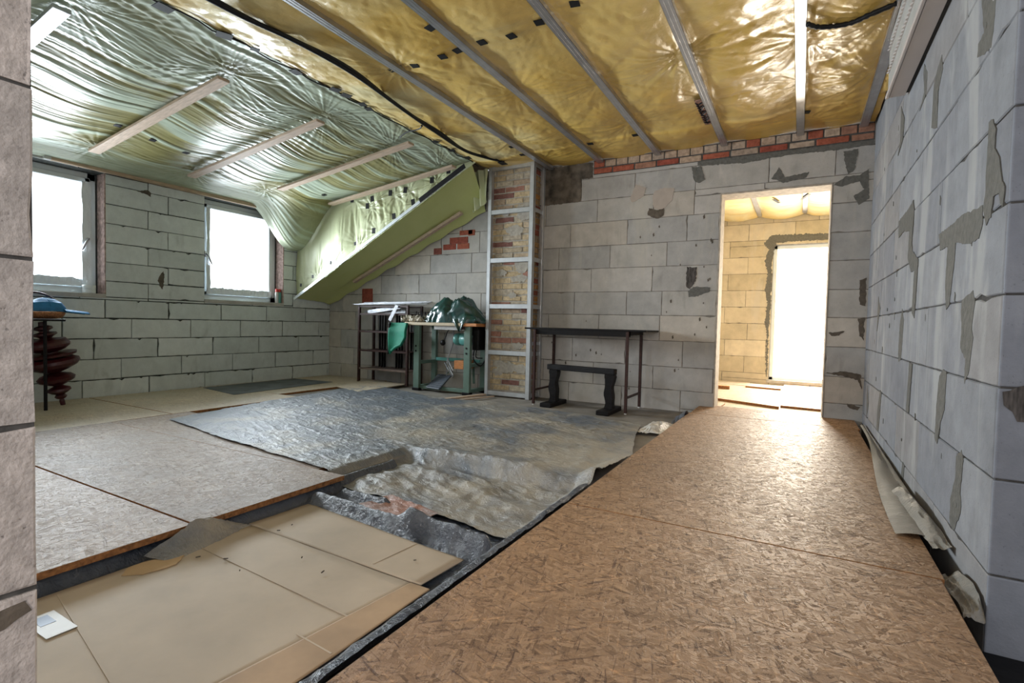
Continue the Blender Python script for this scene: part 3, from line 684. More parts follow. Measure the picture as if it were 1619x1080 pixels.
# ceiling profiles
ORD = ['leftmost', 'second from the left', 'third from the left', 'fourth from the left', 'fifth from the left', 'last']
LBL = ['leftmost steel ceiling profile running to the chimney', 'second steel ceiling profile from the left next to the black cable side', 'third steel ceiling profile from the left in the yellow film',
       'steel ceiling profile with the rusty hanger beside it', 'steel ceiling profile pointing at the middle of the doorway top', 'steel ceiling profile closest to the right wall']
for i, px in enumerate(PX):
    y0, y1 = .34, 5.30
    B = MB(); B.box((px-.030, y0, 2.652), (px+.030, y1, 2.6535)); B.box((px-.030, y0, 2.652), (px-.0285, y1, 2.685)); B.box((px+.0285, y0, 2.652), (px+.030, y1, 2.685))
    B.box((px-.013, y0, 2.6505), (px-.010, y1, 2.6525)); B.box((px+.010, y0, 2.6505), (px+.013, y1, 2.6525))
    o = B.obj('ceiling_profile', m_galv); tag(o, LBL[i], 'metal profile', 'ceiling profiles')
B = MB(); B.box((-2.52, YB-.028, 2.684), (XR-.01, YB-.01, 2.70)); o = B.obj('wall_channel', m_galv); tag(o, 'thin steel edge channel above the brick course of the back wall', 'metal profile')
# battens on the slope
BL = ['nearest slope batten at the top left corner', 'long slope batten above the left window, nearest whole one', 'slope batten between the windows, second whole one', 'slope batten above the right window, third whole one', 'farthest slope batten along the top of the film cheek']
for i, by in enumerate(BY[1:]):
    x0, x1 = -3.60, -5.52
    if i == 4: x0, x1 = -3.36, -5.28
    if i == 3: x0, x1 = -3.32, -5.24
    B = MB(); zf = lambda x: 2.66-(XK-x)*SLK-.022
    B.bar((x0, by, zf(x0)), (x1, by, zf(x1)), .085, .024, ch=.003)
    o = B.obj('wooden_batten', m_wood if i else m_galv); tag(o, BL[i], 'wooden batten', 'slope battens')
B = MB(); B.bar((XL+.02, 2.04, 2.34), (XL+.02, 4.14, 2.325), .045, .045, ch=.004); o = B.obj('wooden_batten', m_wood_y)
tag(o, 'long wooden batten along the top of the window wall', 'wooden batten')
p = MB(); p.bar((XL+.022, 2.035, 2.34), (XL+.022, 2.085, 2.34), .05, .05); p.obj('sawn_end', m_label, o)
B = MB(); B.bar((-3.60, 5.14, 2.235), (-5.37, 5.14, 1.44), .055, .035, ch=.003); o = B.obj('wooden_batten', m_wood)
tag(o, 'slanting wooden batten under the lime film at the back wall', 'wooden batten')
# cables
def smooth(pts, k=8):
    P = [Vector(p) for p in pts]; out = []
    for i in range(len(P)-1):
        a, b, c, d = P[max(i-1, 0)], P[i], P[i+1], P[min(i+2, len(P)-1)]
        for j in range(k):
            t = j/k; out.append(.5*((2*b)+(c-a)*t+(2*a-5*b+4*c-d)*t*t+(3*b-a-3*c+d)*t**3))
    return out+[P[-1]]
B = MB(); pts = smooth([(-2.85, .9, 2.655), (-2.84, 1.73, 2.65), (-2.77, 2.16, 2.645), (-2.77, 2.63, 2.648), (-2.86, 3.26, 2.645), (-2.93, 3.76, 2.65), (-2.97, 4.33, 2.65), (-2.82, 4.78, 2.66)])
pts = [p-Vector((0, 0, .022)) for p in pts]; B.tube(pts, .015); B.tube([p+Vector((.017*math.sin(i*.35), 0, .010)) for i, p in enumerate(pts)], .012)
o = B.obj('ceiling_cable', m_cable, None, True); tag(o, 'thick black cable winding along the ceiling film left of the profiles', 'cable')
B = MB(); B.box((-2.86, 4.72, 2.615), (-2.79, 4.82, 2.622), .002); B.obj('tape_patch', m_tape, o)
B = MB(); B.tube([(x, y, float(z_flat(x, y))-.012) for x, y in [(-3.2+.02*math.sin(k*1.7), .9+k*.1) for k in range(41)]], .005, 6)
o = B.obj('ceiling_wire', m_cable, None, True); tag(o, 'thin black wire along the bend between slope and flat ceiling', 'cable')
B = MB(); B.tube(smooth([(-3.32, 3.72, 2.63), (-3.2, 3.68, 2.645), (-3.05, 3.66, 2.64), (-2.98, 3.62, 2.645)]), [.006]*24+[.010]); o = B.obj('cable_stub', m_cable, None, True); tag(o, 'short black cable stub crossing the bend beside the third batten', 'cable')
B = MB(); B.tube(smooth([(-.03, 3.38, 2.645), (.02, 3.43, 2.64), (.10, 3.46, 2.638), (.19, 3.47, 2.64), (.27, 3.43, 2.642), (.38, 3.39, 2.65)], 6), [.010+.006*abs(math.sin(k*1.3)) for k in range(31)]); o = B.obj('cable_stub', m_cable, None, True)
tag(o, 'crumpled black sleeve lying against the yellow film near the right wall', 'cable')
B = MB(); R = random.Random(3)
B.bar((-.745, 4.15, 2.652), (-.745, 4.68, 2.652), .05, .004)
o = B.obj('ceiling_hanger', simple('rusty_hanger', (.24, .12, .09), .7, var=.95, scale=34, bmp=.8)); tag(o, 'stained rusty hanger strap beside the fourth ceiling profile', 'hanger')
B = MB()
for k in range(9):
    y = 4.2+.05*k; B.tube([(-.77, y, 2.652), (-.745+R.uniform(-.01, .01), y+.02, 2.640), (-.72, y+R.uniform(-.02, .03), 2.650)], .006, 5)
B.obj('twisted_wire', m_cable, o)

# white box with serrated lips along the right wall
o = empty('metal_tray', (.44, 2.8, 2.28), 'white steel tray with serrated lips under the ceiling along the right wall', 'metal tray')
B = MB(); B.box((.40, 1.75, 2.284), (.478, 3.72, 2.290), .002); B.obj('tray_bottom', m_white, o)
B = MB(); B.box((.398, 1.75, 2.284), (.404, 3.735, 2.63)); B.obj('tray_side', simple('tray_shadow_grey', (.42, .43, .42), .5, .0, .1, 8, .03), o)
B = MB(); B.box((.386, 1.75, 2.281), (.402, 3.735, 2.300), .003); B.obj('lower_lip', m_white, o)
for zc in (2.42, 2.55):
    B = MB(); vs = []; fs = []; k = 0
    y = 1.76
    while y < 3.72:
        for yy_, xx_ in ((y, .396), (y+.02, .384)):
            vs += [(.400, yy_, zc-.004), (xx_, yy_, zc-.004), (xx_, yy_, zc+.004), (.400, yy_, zc+.004)]
        y += .04
    nn = len(vs)//4
    for i in range(nn-1):
        for j in range(4): fs.append((i*4+j, i*4+(j+1) % 4, i*4+4+(j+1) % 4, i*4+4+j))
    fs += [(0, 1, 2, 3), tuple((nn-1)*4+j for j in (3, 2, 1, 0))]
    B.add(vs, fs); B.obj('serrated_lip', m_white, o)
B = MB(); B.box((.404, 3.722, 2.286), (.478, 3.727, 2.63)); B.obj('tray_end', m_white, o)
B = MB(); B.box((.478, 1.75, 2.29), (.4945, 3.70, 2.62)); B.obj('dark_gap_strip', m_tape, o)  # black strip painting the dark gap between tray and wall

# ------------------------------------------------------------------ chimney and its steel frame
o = empty('brick_chimney', (-2.87, 5.2, .08), 'old yellow and red brick chimney inside the steel frame', 'chimney')
BR = [(.44, .34, .21), (.47, .37, .24), (.41, .33, .22), (.45, .35, .22), (.38, .31, .22), (.42, .36, .27), (.43, .33, .2), (.46, .36, .25), (.37, .28, .2), (.40, .34, .26), (.30, .15, .11), (.19, .09, .075)]
BRo = [(.48, .30, .14), (.50, .34, .19), (.52, .27, .10), (.44, .31, .17), (.34, .12, .08), (.40, .30, .2)]
rw = lambda u0, u1, s_: running(.08, 2.76, .068, .235, u0+.03, u0, u1, .015, s_)
CM = simple('chimney_mortar', (.36, .33, .28), .9, var=.2, scale=30, bmp=.5)
block_wall('brick_front', '', lambda u, v, d: (u, 5.085+d, v), -3.12, -2.62, rw(-3.12, -2.62, 3), [], .05, .016, BR, m_brick, CM, 61, jit=.004, depth=.03, parent=o)
block_wall('brick_side', '', lambda u, v, d: (-2.64-d, u, v), 5.09, 5.318, rw(5.09, 5.318, 5), [], .05, .016, BRo, m_brick, CM, 62, jit=.004, depth=.03, parent=o)
K = MB(); K.box((-3.10, 5.12, .08), (-2.68, 5.318, 2.76)); K.obj('brick_core', CM, o)
R = random.Random(4)
for i in range(16):
    x, z = R.uniform(-3.08, -2.68), R.uniform(.2, 2.6); a = R.uniform(.05, .13)
    smear([(x-a, z), (x-a*.3, z-a*.5), (x+a*.6, z-a*.4), (x+a, z+a*.2), (x+a*.2, z+a*.6), (x-a*.7, z+a*.4)], lambda u, v, d: (min(max(u, -3.11), -2.63), 5.083+d, v), CM, o, 'mortar_smear', 600+i, rag=.01)
o = empty('steel_studwork', (-2.87, 5.05, .08), 'galvanized stud framework around the brick chimney', 'metal frame')
def cstud(a, b, up, w_=.05, d_=.03):
    B = MB(); B.bar(a, b, w_, d_, up, .003); return B
ST = [((-3.14, 5.05), .045), ((-2.605, 5.05), .05)]
for (x, y), w_ in ST:
    B = MB(); B.box((x-w_/2, y-.015, .08), (x+w_/2, y-.012, 2.70)); B.box((x-w_/2, y-.015, .08), (x-w_/2+.002, y+.025, 2.70)); B.box((x+w_/2-.002, y-.015, .08), (x+w_/2, y+.035, 2.70)); B.obj('stud', m_galv_f, o)
B = MB(); B.box((-2.605, 5.275, .08), (-2.578, 5.318, 2.70), .002); B.obj('stud', m_galv_f, o)
B = MB(); B.box((-3.165, 5.27, .08), (-3.135, 5.318, 2.70), .002); B.obj('stud', m_galv_f, o)
for z in (.12, .585, 1.11, 1.63, 2.175, 2.665):
    B = MB(); B.box((-3.12, 5.037, z-.026), (-2.63, 5.040, z+.026)); B.box((-3.12, 5.037, z-.026), (-2.63, 5.065, z-.024)); B.box((-3.12, 5.037, z+.024), (-2.63, 5.065, z+.026)); B.obj('rail', m_galv_f, o)
    B = MB(); B.box((-2.588, 5.075, z-.024), (-2.584, 5.275, z+.024)); B.box((-2.61, 5.075, z+.022), (-2.584, 5.275, z+.024)); B.obj('rail', m_galv_f, o)
for z in (.70,):
    B = MB(); B.box((-2.59, 5.075, z-.02), (-2.586, 5.275, z+.02)); B.obj('rail', m_galv_f, o)

# ------------------------------------------------------------------ boards
def board(name, a, b, mat, label, cat='board', edge=True, rot=0, group=None):
    B = MB(); B.box(a, b, .002)
    o = B.obj(name, [mat, m_osb_edge])
    for p_ in o.data.polygons: p_.material_index = 0 if abs(p_.normal.z) > .5 else 1
    return tag(o, label, cat, group)
board('osb_board', (-.85, .17, .125), (.415, 2.046, .150), m_osb, 'nearest particle board of the raised walkway at the bottom right')
board('osb_board', (-.85, 2.052, .125), (.425, 4.842, .150), m_osb, 'middle particle board of the walkway leading to the doorway')
board('osb_board', (-.84, 4.85, .125), (.44, 5.44, .150), m_osb, 'short particle board strip at the doorway threshold')
board('osb_board', (-4.55, .335, .077), (-2.06, 1.14, .102), m_osb_wash, 'pale particle board beside the near block pillar')
board('osb_board', (-4.55, 1.15, .077), (-2.06, 1.92, .102), m_osb_grey, 'trodden grey brown particle board in front of the black foil')
board('osb_board', (-6.04, .4, .077), (-4.56, 2.36, .099), m_osb_pale, 'pale board on the floor under the left window')
board('osb_board', (-6.04, 2.37, .077), (-4.56, 3.62, .099), m_osb_pale, 'pale board on the floor below the wall between the windows')
board('osb_board', (-6.04, 3.63, .077), (-4.9, 5.30, .099), m_osb_pale, 'pale board on the floor in the far left corner')
board('osb_board', (-4.55, 1.93, .077), (-2.27, 2.50, .099), m_osb_grey, 'particle board under the left end of the black foil')
B = MB(); B.add([(-5.95, 3.42, .1), (-5.18, 3.30, .1), (-5.30, 4.72, .1), (-5.98, 4.66, .1), (-5.95, 3.42, .104), (-5.18, 3.30, .104), (-5.30, 4.72, .104), (-5.98, 4.66, .104)], [(0, 3, 2, 1), (4, 5, 6, 7), (0, 1, 5, 4), (1, 2, 6, 5), (2, 3, 7, 6), (3, 0, 4, 7)])
tag(B.obj('floor_mat', m_greymat), 'dark grey mat on the floor under the right window', 'mat')
B = MB(); B.add([(-4.98, 4.42, .1), (-4.36, 4.30, .1), (-4.40, 5.02, .1), (-5.1, 5.18, .1)], []); 
B = MB(); q = [(-4.86, 4.40), (-4.33, 4.22), (-4.38, 5.10), (-5.15, 5.20)]
B.add([(x, y, .101) for x, y in q]+[(x, y, .112) for x, y in q], [(0, 3, 2, 1), (4, 5, 6, 7), (0, 1, 5, 4), (1, 2, 6, 5), (2, 3, 7, 6), (3, 0, 4, 7)])
o = B.obj('floor_board', m_osb_pale); tag(o, 'pale board lying askew in front of the brown rack', 'board')
B = MB(); B.bar((-3.30, 4.22, .10), (-3.12, 4.98, .10), .06, .02, ch=.003); o = B.obj('wood_strip', m_wood); tag(o, 'wooden strip on the floor in front of the chimney', 'wood strip')
B = MB(); B.bar((-3.18, 4.30, .095), (-2.98, 4.95, .095), .03, .012, ch=.002); o = B.obj('wood_strip', m_wood); tag(o, 'thinner wooden strip lying right of the other strip before the chimney', 'wood strip')

# ------------------------------------------------------------------ foil over the floor
def ground(x, y):
    hi = .106
    a = 1-sst(-2.20, -2.10, x)*(1-sst(2.455, 2.53, y+.03*np.sin(x*4)))       # raised where there are boards beneath
    pit = .030+.020*fbm(x*3, y*3, 50)
    return pit+(hi-pit)*a
def polyline(pts, n):
    P = np.array(pts, float); d = np.r_[0, np.cumsum(np.hypot(*np.diff(P, axis=0).T))]; t = np.linspace(0, d[-1], n)
    return np.stack([np.interp(t, d, P[:, 0]), np.interp(t, d, P[:, 1])], -1)
def coons(front, back, left, right, n, m):
    F, Bk, L, R_ = polyline(front, n), polyline(back, n), polyline(left, m), polyline(right, m)
    u = np.linspace(0, 1, n)[:, None, None]; v = np.linspace(0, 1, m)[None, :, None]
    return (1-v)*F[:, None]+v*Bk[:, None]+(1-u)*L[None]+u*R_[None]-((1-u)*(1-v)*F[0]+u*(1-v)*F[-1]+(1-u)*v*Bk[0]+u*v*Bk[-1])
front = [(-4.30, 2.20), (-3.2, 2.04), (-2.12, 1.93), (-1.97, 1.90), (-1.77, 1.90), (-1.46, 1.86), (-1.25, 1.85), (-1.09, 1.81), (-.99, 1.81), (-.93, 1.88)]
back = [(-4.72, 4.78), (-4.2, 4.66), (-3.4, 4.42), (-2.6, 4.52), (-1.7, 4.35), (-1.12, 4.22)]
left = [(-4.30, 2.20), (-4.50, 3.2), (-4.72, 4.78)]; right = [(-.93, 1.88), (-.885, 2.6), (-.89, 3.2), (-1.0, 3.6), (-1.12, 4.22)]
Q = coons(front, back, left, right, 380, 300); x, y = Q[..., 0], Q[..., 1]
x = x+.02*(fbm(x*6, y*6, 70)-.5); y = y+.03*(fbm(x*5, y*5, 71)-.5)
z = ground(x, y)
near = 1-sst(2.6, 3.6, y)
pit = sst(-2.2, -2.0, x)*(1-sst(2.45, 2.7, y))
rot = x*.94-y*.34; rot2 = x*.34+y*.94
z = z+.007*(ridged(rot*3.5, rot2*9, 51)-.5)+.008*(ridged(rot*8, rot2*15, 52)-.5)+.0050*(ridged(rot*18+y*3, rot2*30, 53)-.5)*(.6+fbm(x*2, y*2, 1))
z = z+.0025*(ridged(x*17-y*12, x*7+y*30, 55)-.5)
z = z+pit*sst(1.86, 2.10, y)*(.030*(ridged(rot*1.1, rot2*4.0, 56)-.42)+.022*(ridged(rot*3, rot2*9, 57)-.5)+.010*(ridged(rot*7, rot2*18, 58)-.5))
ry = 2.50+.04*np.sin(x*3)                                   # raised fold
z = z+.030*np.exp(-np.where(y < ry, (y-ry)/.035, (y-ry)/.12)**2)*sst(-2.15, -1.9, x)*(1-sst(-1.35, -1.0, x))
z = z+.02*np.exp(-((x+1.12+.25*(y-3))/.06)**2)*sst(2.4, 3, y)*near
z = z+.055*sst(-1.02, -.90, x)*(1-sst(2.4, 3.4, y))          # climbs the edge of the walkway
z = np.maximum(z, np.where(x > -2.2, np.where(y < 2.55, .012, .082), .108))
o = link('plastic_foil', grid_mesh('plastic_foil', np.stack([x, y, z], -1)), m_foil, None, True)
tag(o, 'large dusty dark plastic foil spread over the middle of the floor', 'plastic foil')
# lower foil in the sunken strip
front = [(-2.12, .34), (-.865, .34)]; back = [(-2.12, 2.35), (-.865, 2.35)]
Q = coons(front, back, [(-2.12, .34), (-2.12, 2.35)], [(-.865, .34), (-.865, 2.35)], 200, 300); x, y = Q[..., 0], Q[..., 1]
z = .010+.010*ridged(x*6, y*5, 60)+.008*ridged(x*14, y*11, 61)+.004*ridged(x*30, y*26, 62)
z = z+.085*np.exp(-((y-(1.70+.10*(x+1.4)*-1.2))/.028)**2)*sst(-1.5, -1.42, x)*(1-sst(-1.02, -.96, x))   # fold 1
z = z+.060*np.exp(-((y-(1.685-.06*(x+1.7)))/.03)**2)*sst(-2.1, -2.0, x)*(1-sst(-1.42, -1.32, x))       # fold by the cardboard
z = z+.05*np.exp(-((y-1.83)/.02)**2)*sst(-2.05, -1.95, x)*(1-sst(-1.7, -1.6, x))
mid = (1-sst(.98, 1.0, np.abs((x+1.55)/.55)))*(1-sst(1.62, 1.66, y)); z = np.where((x > -2.03) & (x < -1.05) & (y < 1.62), np.minimum(z, .012), z)
z = z+.125*sst(-1.0, -.885, x)
z = z+.055*(1-sst(-2.11, -2.05, x))
z = np.maximum(z, .004)
o = link('plastic_foil', grid_mesh('plastic_foil', np.stack([x, y, z], -1)), m_foil_d, None, True)
tag(o, 'black crumpled foil lining the sunken floor strip around the cardboard', 'plastic foil')
u = np.linspace(0, 1, 40)[:, None]; v = np.linspace(0, 1, 20)[None, :]
x = -1.78+u*.36+.04*v; y = 1.72+v*.20-.06*u; z = .05+.012*ridged(u*5, v*4, 66)
o = link('film_scrap', grid_mesh('film_scrap', np.stack([x+0*v, y+0*u, z], -1)), m_redfilm, None, True); tag(o, 'reddish dusty film scrap showing between the black foil folds', 'plastic foil')
# foil standing up between near boards
u = np.linspace(0, 1, 90)[:, None]; v = np.linspace(0, 1, 20)[None, :]
y = .96+u*.36+.05*v; zt = np.interp(u, [0, .3, .5, .68, 1], [.035, .085, .112, .108, .04])+.01*ridged(u*9, 0*u, 67); x = -2.05+.10*v*(1.15-.9*u)+.02*fbm(u*9, v*3, 68); z = zt*(1-v)+.03*v+.006*ridged(u*14, v*6, 69)
o = link('foil_flap', grid_mesh('foil_flap', np.stack([x, y, z], -1)), m_foil, None, True); tag(o, 'dusty foil flap leaning up against the two left boards', 'plastic foil')
# white crumpled film by the walkway
u = np.linspace(0, 1, 60)[:, None]; v = np.linspace(0, 1, 50)[None, :]
x = -1.10+u*.20+.04*fbm(u*3, v*3, 1); y = 3.95+v*.5+.05*fbm(u*3, v*3, 2); z = .09+.06*np.sin(PI*u)*np.sin(PI*v)*ridged(u*3, v*4, 72)+.012*ridged(u*9, v*12, 73)
o = link('film_scrap', grid_mesh('film_scrap', np.stack([x, y, z], -1)), m_foil_w, None, True); tag(o, 'white crumpled film scrap beside the far end of the walkway', 'plastic foil')
u = np.linspace(0, 1, 24)[:, None]; v = np.linspace(0, 1, 20)[None, :]
x = -.93+u*.09+0*v; y = 4.5+v*.32+0*u; z = .085+.10*np.sin(PI*v)*(.3+.7*u)+.015*ridged(u*4, v*6, 74)
o = link('foil_flap', grid_mesh('foil_flap', np.stack([x, y, z], -1)), m_foil_d, None, True); tag(o, 'small black foil corner sticking up at the far walkway edge', 'plastic foil')
# grey foil strip along the right wall
u = np.linspace(0, 1, 200)[:, None]; v = np.linspace(0, 1, 26)[None, :]
y = 5.0-u*2.6+0*v; xl = .455-.11*sst(.1, .95, u); x = xl+(.478-xl)*v+0*u; z = .154+.012*np.sin(PI*v)+.006*ridged(u*6, v*2, 75)+.012*sst(.8, 1, v)
x = np.minimum(x, .488)
o = link('foil_flap', grid_mesh('foil_flap', np.stack([x, y, z], -1)), m_foil_strip, None, True); tag(o, 'grey beige foil strip folded onto the walkway along the right wall', 'plastic foil')
y = 3.0-u*.72+0*v; x = .405+.03*u+.06*v; z = .155+.032*np.sin(PI*v)*np.sin(PI*np.clip(u+.08, 0, 1))**.5+.012*ridged(u*9, v*3, 76)+.02*v
x = np.minimum(x+.0*u, .487)
o = link('foil_flap', grid_mesh('foil_flap', np.stack([x, y, z], -1)), m_foil_strip, None, True); tag(o, 'rolled grey foil edge standing against the right wall behind the flat strip', 'plastic foil')
y = 2.20-u*.30+0*v; x = .435+.05*v-.01*np.sin(u*6); z = .10+.055*v*np.sin(PI*u)**.6+.015*ridged(u*6, v*3, 77)
o = link('foil_flap', grid_mesh('foil_flap', np.stack([np.minimum(x, .487), y, z], -1)), m_foil_strip, None, True); tag(o, 'pale foil tatter between the walkway and the right wall end', 'plastic foil')
B = MB(); B.box((.37, .17, .002), (.49, 5.2, .006)); B.box((.49, .17, .002), (1.5, 1.94, .006)); o = B.obj('dark_gap_sheet', m_tape); tag(o, 'black sheet standing in for the dark gap between the walkway and the right wall', 'plastic foil')  # black sheet paints the darkness of the open gap and void

# cardboard
o = empty('cardboard_sheet', (-1.5, .9, .03), 'flattened brown cardboard box lying in the sunken strip', 'cardboard')
def sheet(name, q, z0, mat, seed, t=.005, amp=.006):
    n = 24; u = np.linspace(0, 1, n)[:, None]; v = np.linspace(0, 1, n)[None, :]; q = np.array(q, float)
    P = ((1-u)*(1-v))[..., None]*q[0]+(u*(1-v))[..., None]*q[1]+(u*v)[..., None]*q[2]+((1-u)*v)[..., None]*q[3]
    z = z0+amp*(fbm(P[..., 0]*3, P[..., 1]*3, seed)-.4)
    me = grid_mesh(name, np.concatenate([P, z[..., None]], -1)); ob = link(name, me, mat, o)
    md = ob.modifiers.new('thickness', 'SOLIDIFY'); md.thickness = t; md.offset = -1; return ob
sheet('cardboard_panel', [(-2.03, .40), (-1.22, .40), (-1.10, 1.34), (-2.02, 1.36)], .034, m_card, 80)
sheet('cardboard_flap', [(-2.03, 1.362), (-1.08, 1.345), (-1.06, 1.57), (-2.02, 1.665)], .036, m_card, 81)
sheet('cardboard_flap', [(-1.235, .40), (-1.04, .40), (-1.035, 1.335), (-1.115, 1.335)], .037, m_card_warm, 82)
B = MB()
for (a, b) in [((-2.0, .70), (-1.22, .56)), ((-1.98, 1.125), (-1.14, 1.085)), ((-1.32, 1.37), (-1.30, 1.59)), ((-1.2, .95), (-1.05, .94)), ((-1.22, .7), (-1.05, .69))]:
    B = MB(); B.bar((*a, .0368), (*b, .0368), .005, .0012); B.obj('crease', m_card, o)
B = MB(); B.box((-1.90, .585, .038), (-1.745, .655, .0395)); lb = B.obj('paper_label', m_label, o); lb['label'] = 'white paper label with blue print'
B = MB(); B.box((-1.885, .60, .0395), (-1.825, .635, .0402)); B.obj('blue_print', m_labelb, lb)
smear([(-2.015, .90), (-2.0, 1.02), (-1.95, 1.05), (-1.90, 1.0), (-1.92, .90), (-1.97, .86)], lambda u, v, d: (u, v, .0385-d*.2), simple('rusty_stain', (.48, .33, .18), .8, var=.1, scale=8), o, 'stain', 955, rag=.004)
R = random.Random(12)
for i in range(8):
    B = MB(); x, y = R.uniform(-1.9, -1.2), R.uniform(.8, 1.5); a = R.uniform(0, 3); L = R.uniform(.004, .018)
    B.bar((x, y, .041), (x+L*math.cos(a), y+L*math.sin(a), .043), .004, .003)
    tag(B.obj('wood_splinter', m_smear_d), 'small dark wood splinter lying on the cardboard', 'splinter', 'splinters on the cardboard')

# ------------------------------------------------------------------ black table and bench
FL = .078
o = empty('black_table', (-1.9, 5.03, FL), 'narrow black table with thin legs against the back wall', 'table')
B = MB(); B.box((-2.53, 4.80, .865), (-1.25, 5.30, .882), .003); B.obj('tabletop', m_black, o)
B = MB(); B.box((-2.41, 4.80, .815), (-1.40, 4.815, .865)); B.box((-2.41, 5.25, .83), (-1.40, 5.265, .865)); B.box((-2.41, 4.80, .83), (-2.395, 5.265, .865)); B.box((-1.415, 4.80, .83), (-1.40, 5.265, .865)); B.obj('apron', m_black, o)
for x in (-2.40, -1.42):
    for y in (4.79, 5.27):
        B = MB(); B.box((x-.013, y-.013, FL+.012), (x+.013, y+.013, .865), .002); lg = B.obj('leg', m_rust, o)
        B = MB(); B.tube([(x, y, FL), (x, y, FL+.014)], .012, 10); B.obj('foot_cap', m_label, lg)
    B = MB(); B.box((x-.009, 4.80, .225), (x+.009, 5.26, .243)); B.obj('stretcher', m_rust, o)
o = empty('black_bench', (-1.9, 4.85, FL), 'low black wooden trestle standing under the table', 'trestle')
B = MB(); B.bar((-2.30, 4.93, .475), (-1.53, 4.80, .475), .065, .055, ch=.006); B.obj('beam', m_blackw, o)
for (x, y) in ((-2.22, 4.905), (-1.585, 4.805)):
    vs = []; fs = []; K_ = 14
    for k in range(K_):
        t = k/(K_-1); w_ = .042-.010*math.sin(t*PI*2.2+.4)**2+(.008 if t > .9 else 0); off = .006*math.sin(t*9)
        zz_ = FL+.04+t*(.45-FL-.04)
        vs += [(x-w_+off, y-.045, zz_), (x+w_+off, y-.045, zz_), (x+w_+off, y+.045, zz_), (x-w_+off, y+.045, zz_)]
    for k in range(K_-1):
        for j in range(4): fs.append((k*4+j, k*4+(j+1) % 4, k*4+4+(j+1) % 4, k*4+4+j))
    fs += [(3, 2, 1, 0), tuple((K_-1)*4+j for j in range(4))]
    B = MB(); B.add(vs, fs); B.obj('post', m_blackw, o)
    B = MB(); B.box((x-.062, y-.21, FL), (x+.062, y+.20, FL+.042), .006); B.obj('foot', m_blackw, o)

# ------------------------------------------------------------------ sewing machine table
o = empty('sewing_table', (-3.68, 5.1, FL), 'industrial sewing machine table with green steel stand beside the chimney', 'sewing table')
B = MB(); B.box((-4.24, 4.88, .872), (-3.40, 5.28, .908), .006); B.obj('tabletop', m_top, o)
B = MB(); B.box((-3.395, 4.88, .872), (-3.185, 5.28, .908), .006); B.obj('tabletop_end', m_orange, o)
for (x, y, w_) in ((-4.07, 4.93, .085), (-3.33, 4.93, .085), (-4.07, 5.27, .07), (-3.33, 5.27, .07)):
    B = MB(); B.box((x-w_/2, y-.022, FL+.03), (x+w_/2, y+.022, .872), .004); lg = B.obj('leg', m_teal, o)
    B = MB(); B.box((x-w_/2-.01, y-.032, FL), (x+w_/2+.01, y+.032, FL+.032), .004); B.obj('foot', m_black, lg)
    if y < 5:
        
        for zb in (.56, .62):
            B = MB(); B.tube([(x-.005, y-.026, zb), (x-.005, y-.02, zb)], .012, 10); B.obj('bolt', m_black, lg)
for x in (-4.07, -3.33):
    B = MB(); B.box((x-.03, 4.95, .40), (x+.03, 5.25, .44), .003); B.obj('side_rail', m_teal, o)
    B = MB(); B.box((x-.03, 4.95, .10), (x+.03, 5.25, .14), .003); B.obj('side_rail', m_teal, o)
B = MB(); B.box((-4.03, 5.25, .43), (-3.37, 5.28, .47), .003); B.obj('rear_rail', m_teal_m, o)
B = MB(); B.box((-4.03, 4.94, .10), (-3.37, 5.0, .14), .003); B.obj('treadle_rail', m_teal, o)
B = MB(); B.bar((-3.62, 5.25, .46), (-3.80, 5.12, .25), .03, .012); B.obj('brace', m_teal, o)
B = MB(); B.bar((-3.46, 5.25, .40), (-3.35, 5.1, .20), .03, .012); B.obj('brace', m_teal, o)
B = MB(); mx = Matrix.Translation((-3.60, 5.06, .715)) @ Matrix.Rotation(PI/2, 4, 'Y')
B.lathe([(.02, -.01), (.045, .0), (.066, .012), (.072, .03), (.072, .09), (.066, .092), (.066, .10), (.072, .102), (.072, .23), (.06, .245), (.06, .28), (.04, .29)], mx); mo = B.obj('motor', m_teal_m, o, True)
B = MB(); B.lathe([(.075, .29), (.085, .295), (.085, .32), (.07, .325)], mx); B.box((-3.36, 5.0, .77), (-3.24, 5.14, .872), .005); B.obj('motor_mount', m_black, mo)
B = MB(); B.box((-3.30, 4.97, .60), (-3.21, 5.2, .84), .01); B.obj('switch_box', m_black, o)
B = MB(); B.box((-3.80, 4.90, .825), (-3.36, 4.93, .872), .004); B.obj('drawer', simple('drawer_grey', (.45, .45, .45), .4), o)
B = MB(); B.box((-3.45, 4.89, .835), (-3.36, 4.92, .87), .003); B.obj('drawer_block', m_rust, o)
B = MB(); B.box((-3.57, 5.0, .365), (-3.435, 5.22, .465), .004); B.obj('wooden_box', m_orange, o)
m = Matrix.Translation((-3.79, 5.0, .195)) @ Matrix.Rotation(math.radians(-12), 4, 'Z') @ Matrix.Rotation(math.radians(38), 4, 'X')
B = MB(); B.obox(m, (.24, .25, .018), .008)
for k in range(7): B.obox(m @ Matrix.Translation((0, -.1+k*.033, .011)), (.21, .008, .006))
pd = B.obj('pedal', m_grey, o)
B = MB(); B.tube([(-3.72, 5.06, .25), (-3.76, 5.12, .44), (-3.66, 5.1, .66), (-3.64, 5.08, .85)], .007); B.obj('treadle_rod', m_silver, o, True)
B = MB(); B.tube(smooth([(-3.58, 5.0, .34), (-3.66, 5.04, .42), (-3.74, 5.1, .47), (-3.70, 5.08, .38), (-3.60, 5.03, .28)], 6), .008); B.tube([(-3.78, 5.1, .42), (-3.62, 5.05, .26)], .009); B.obj('linkage', m_silver, o, True)
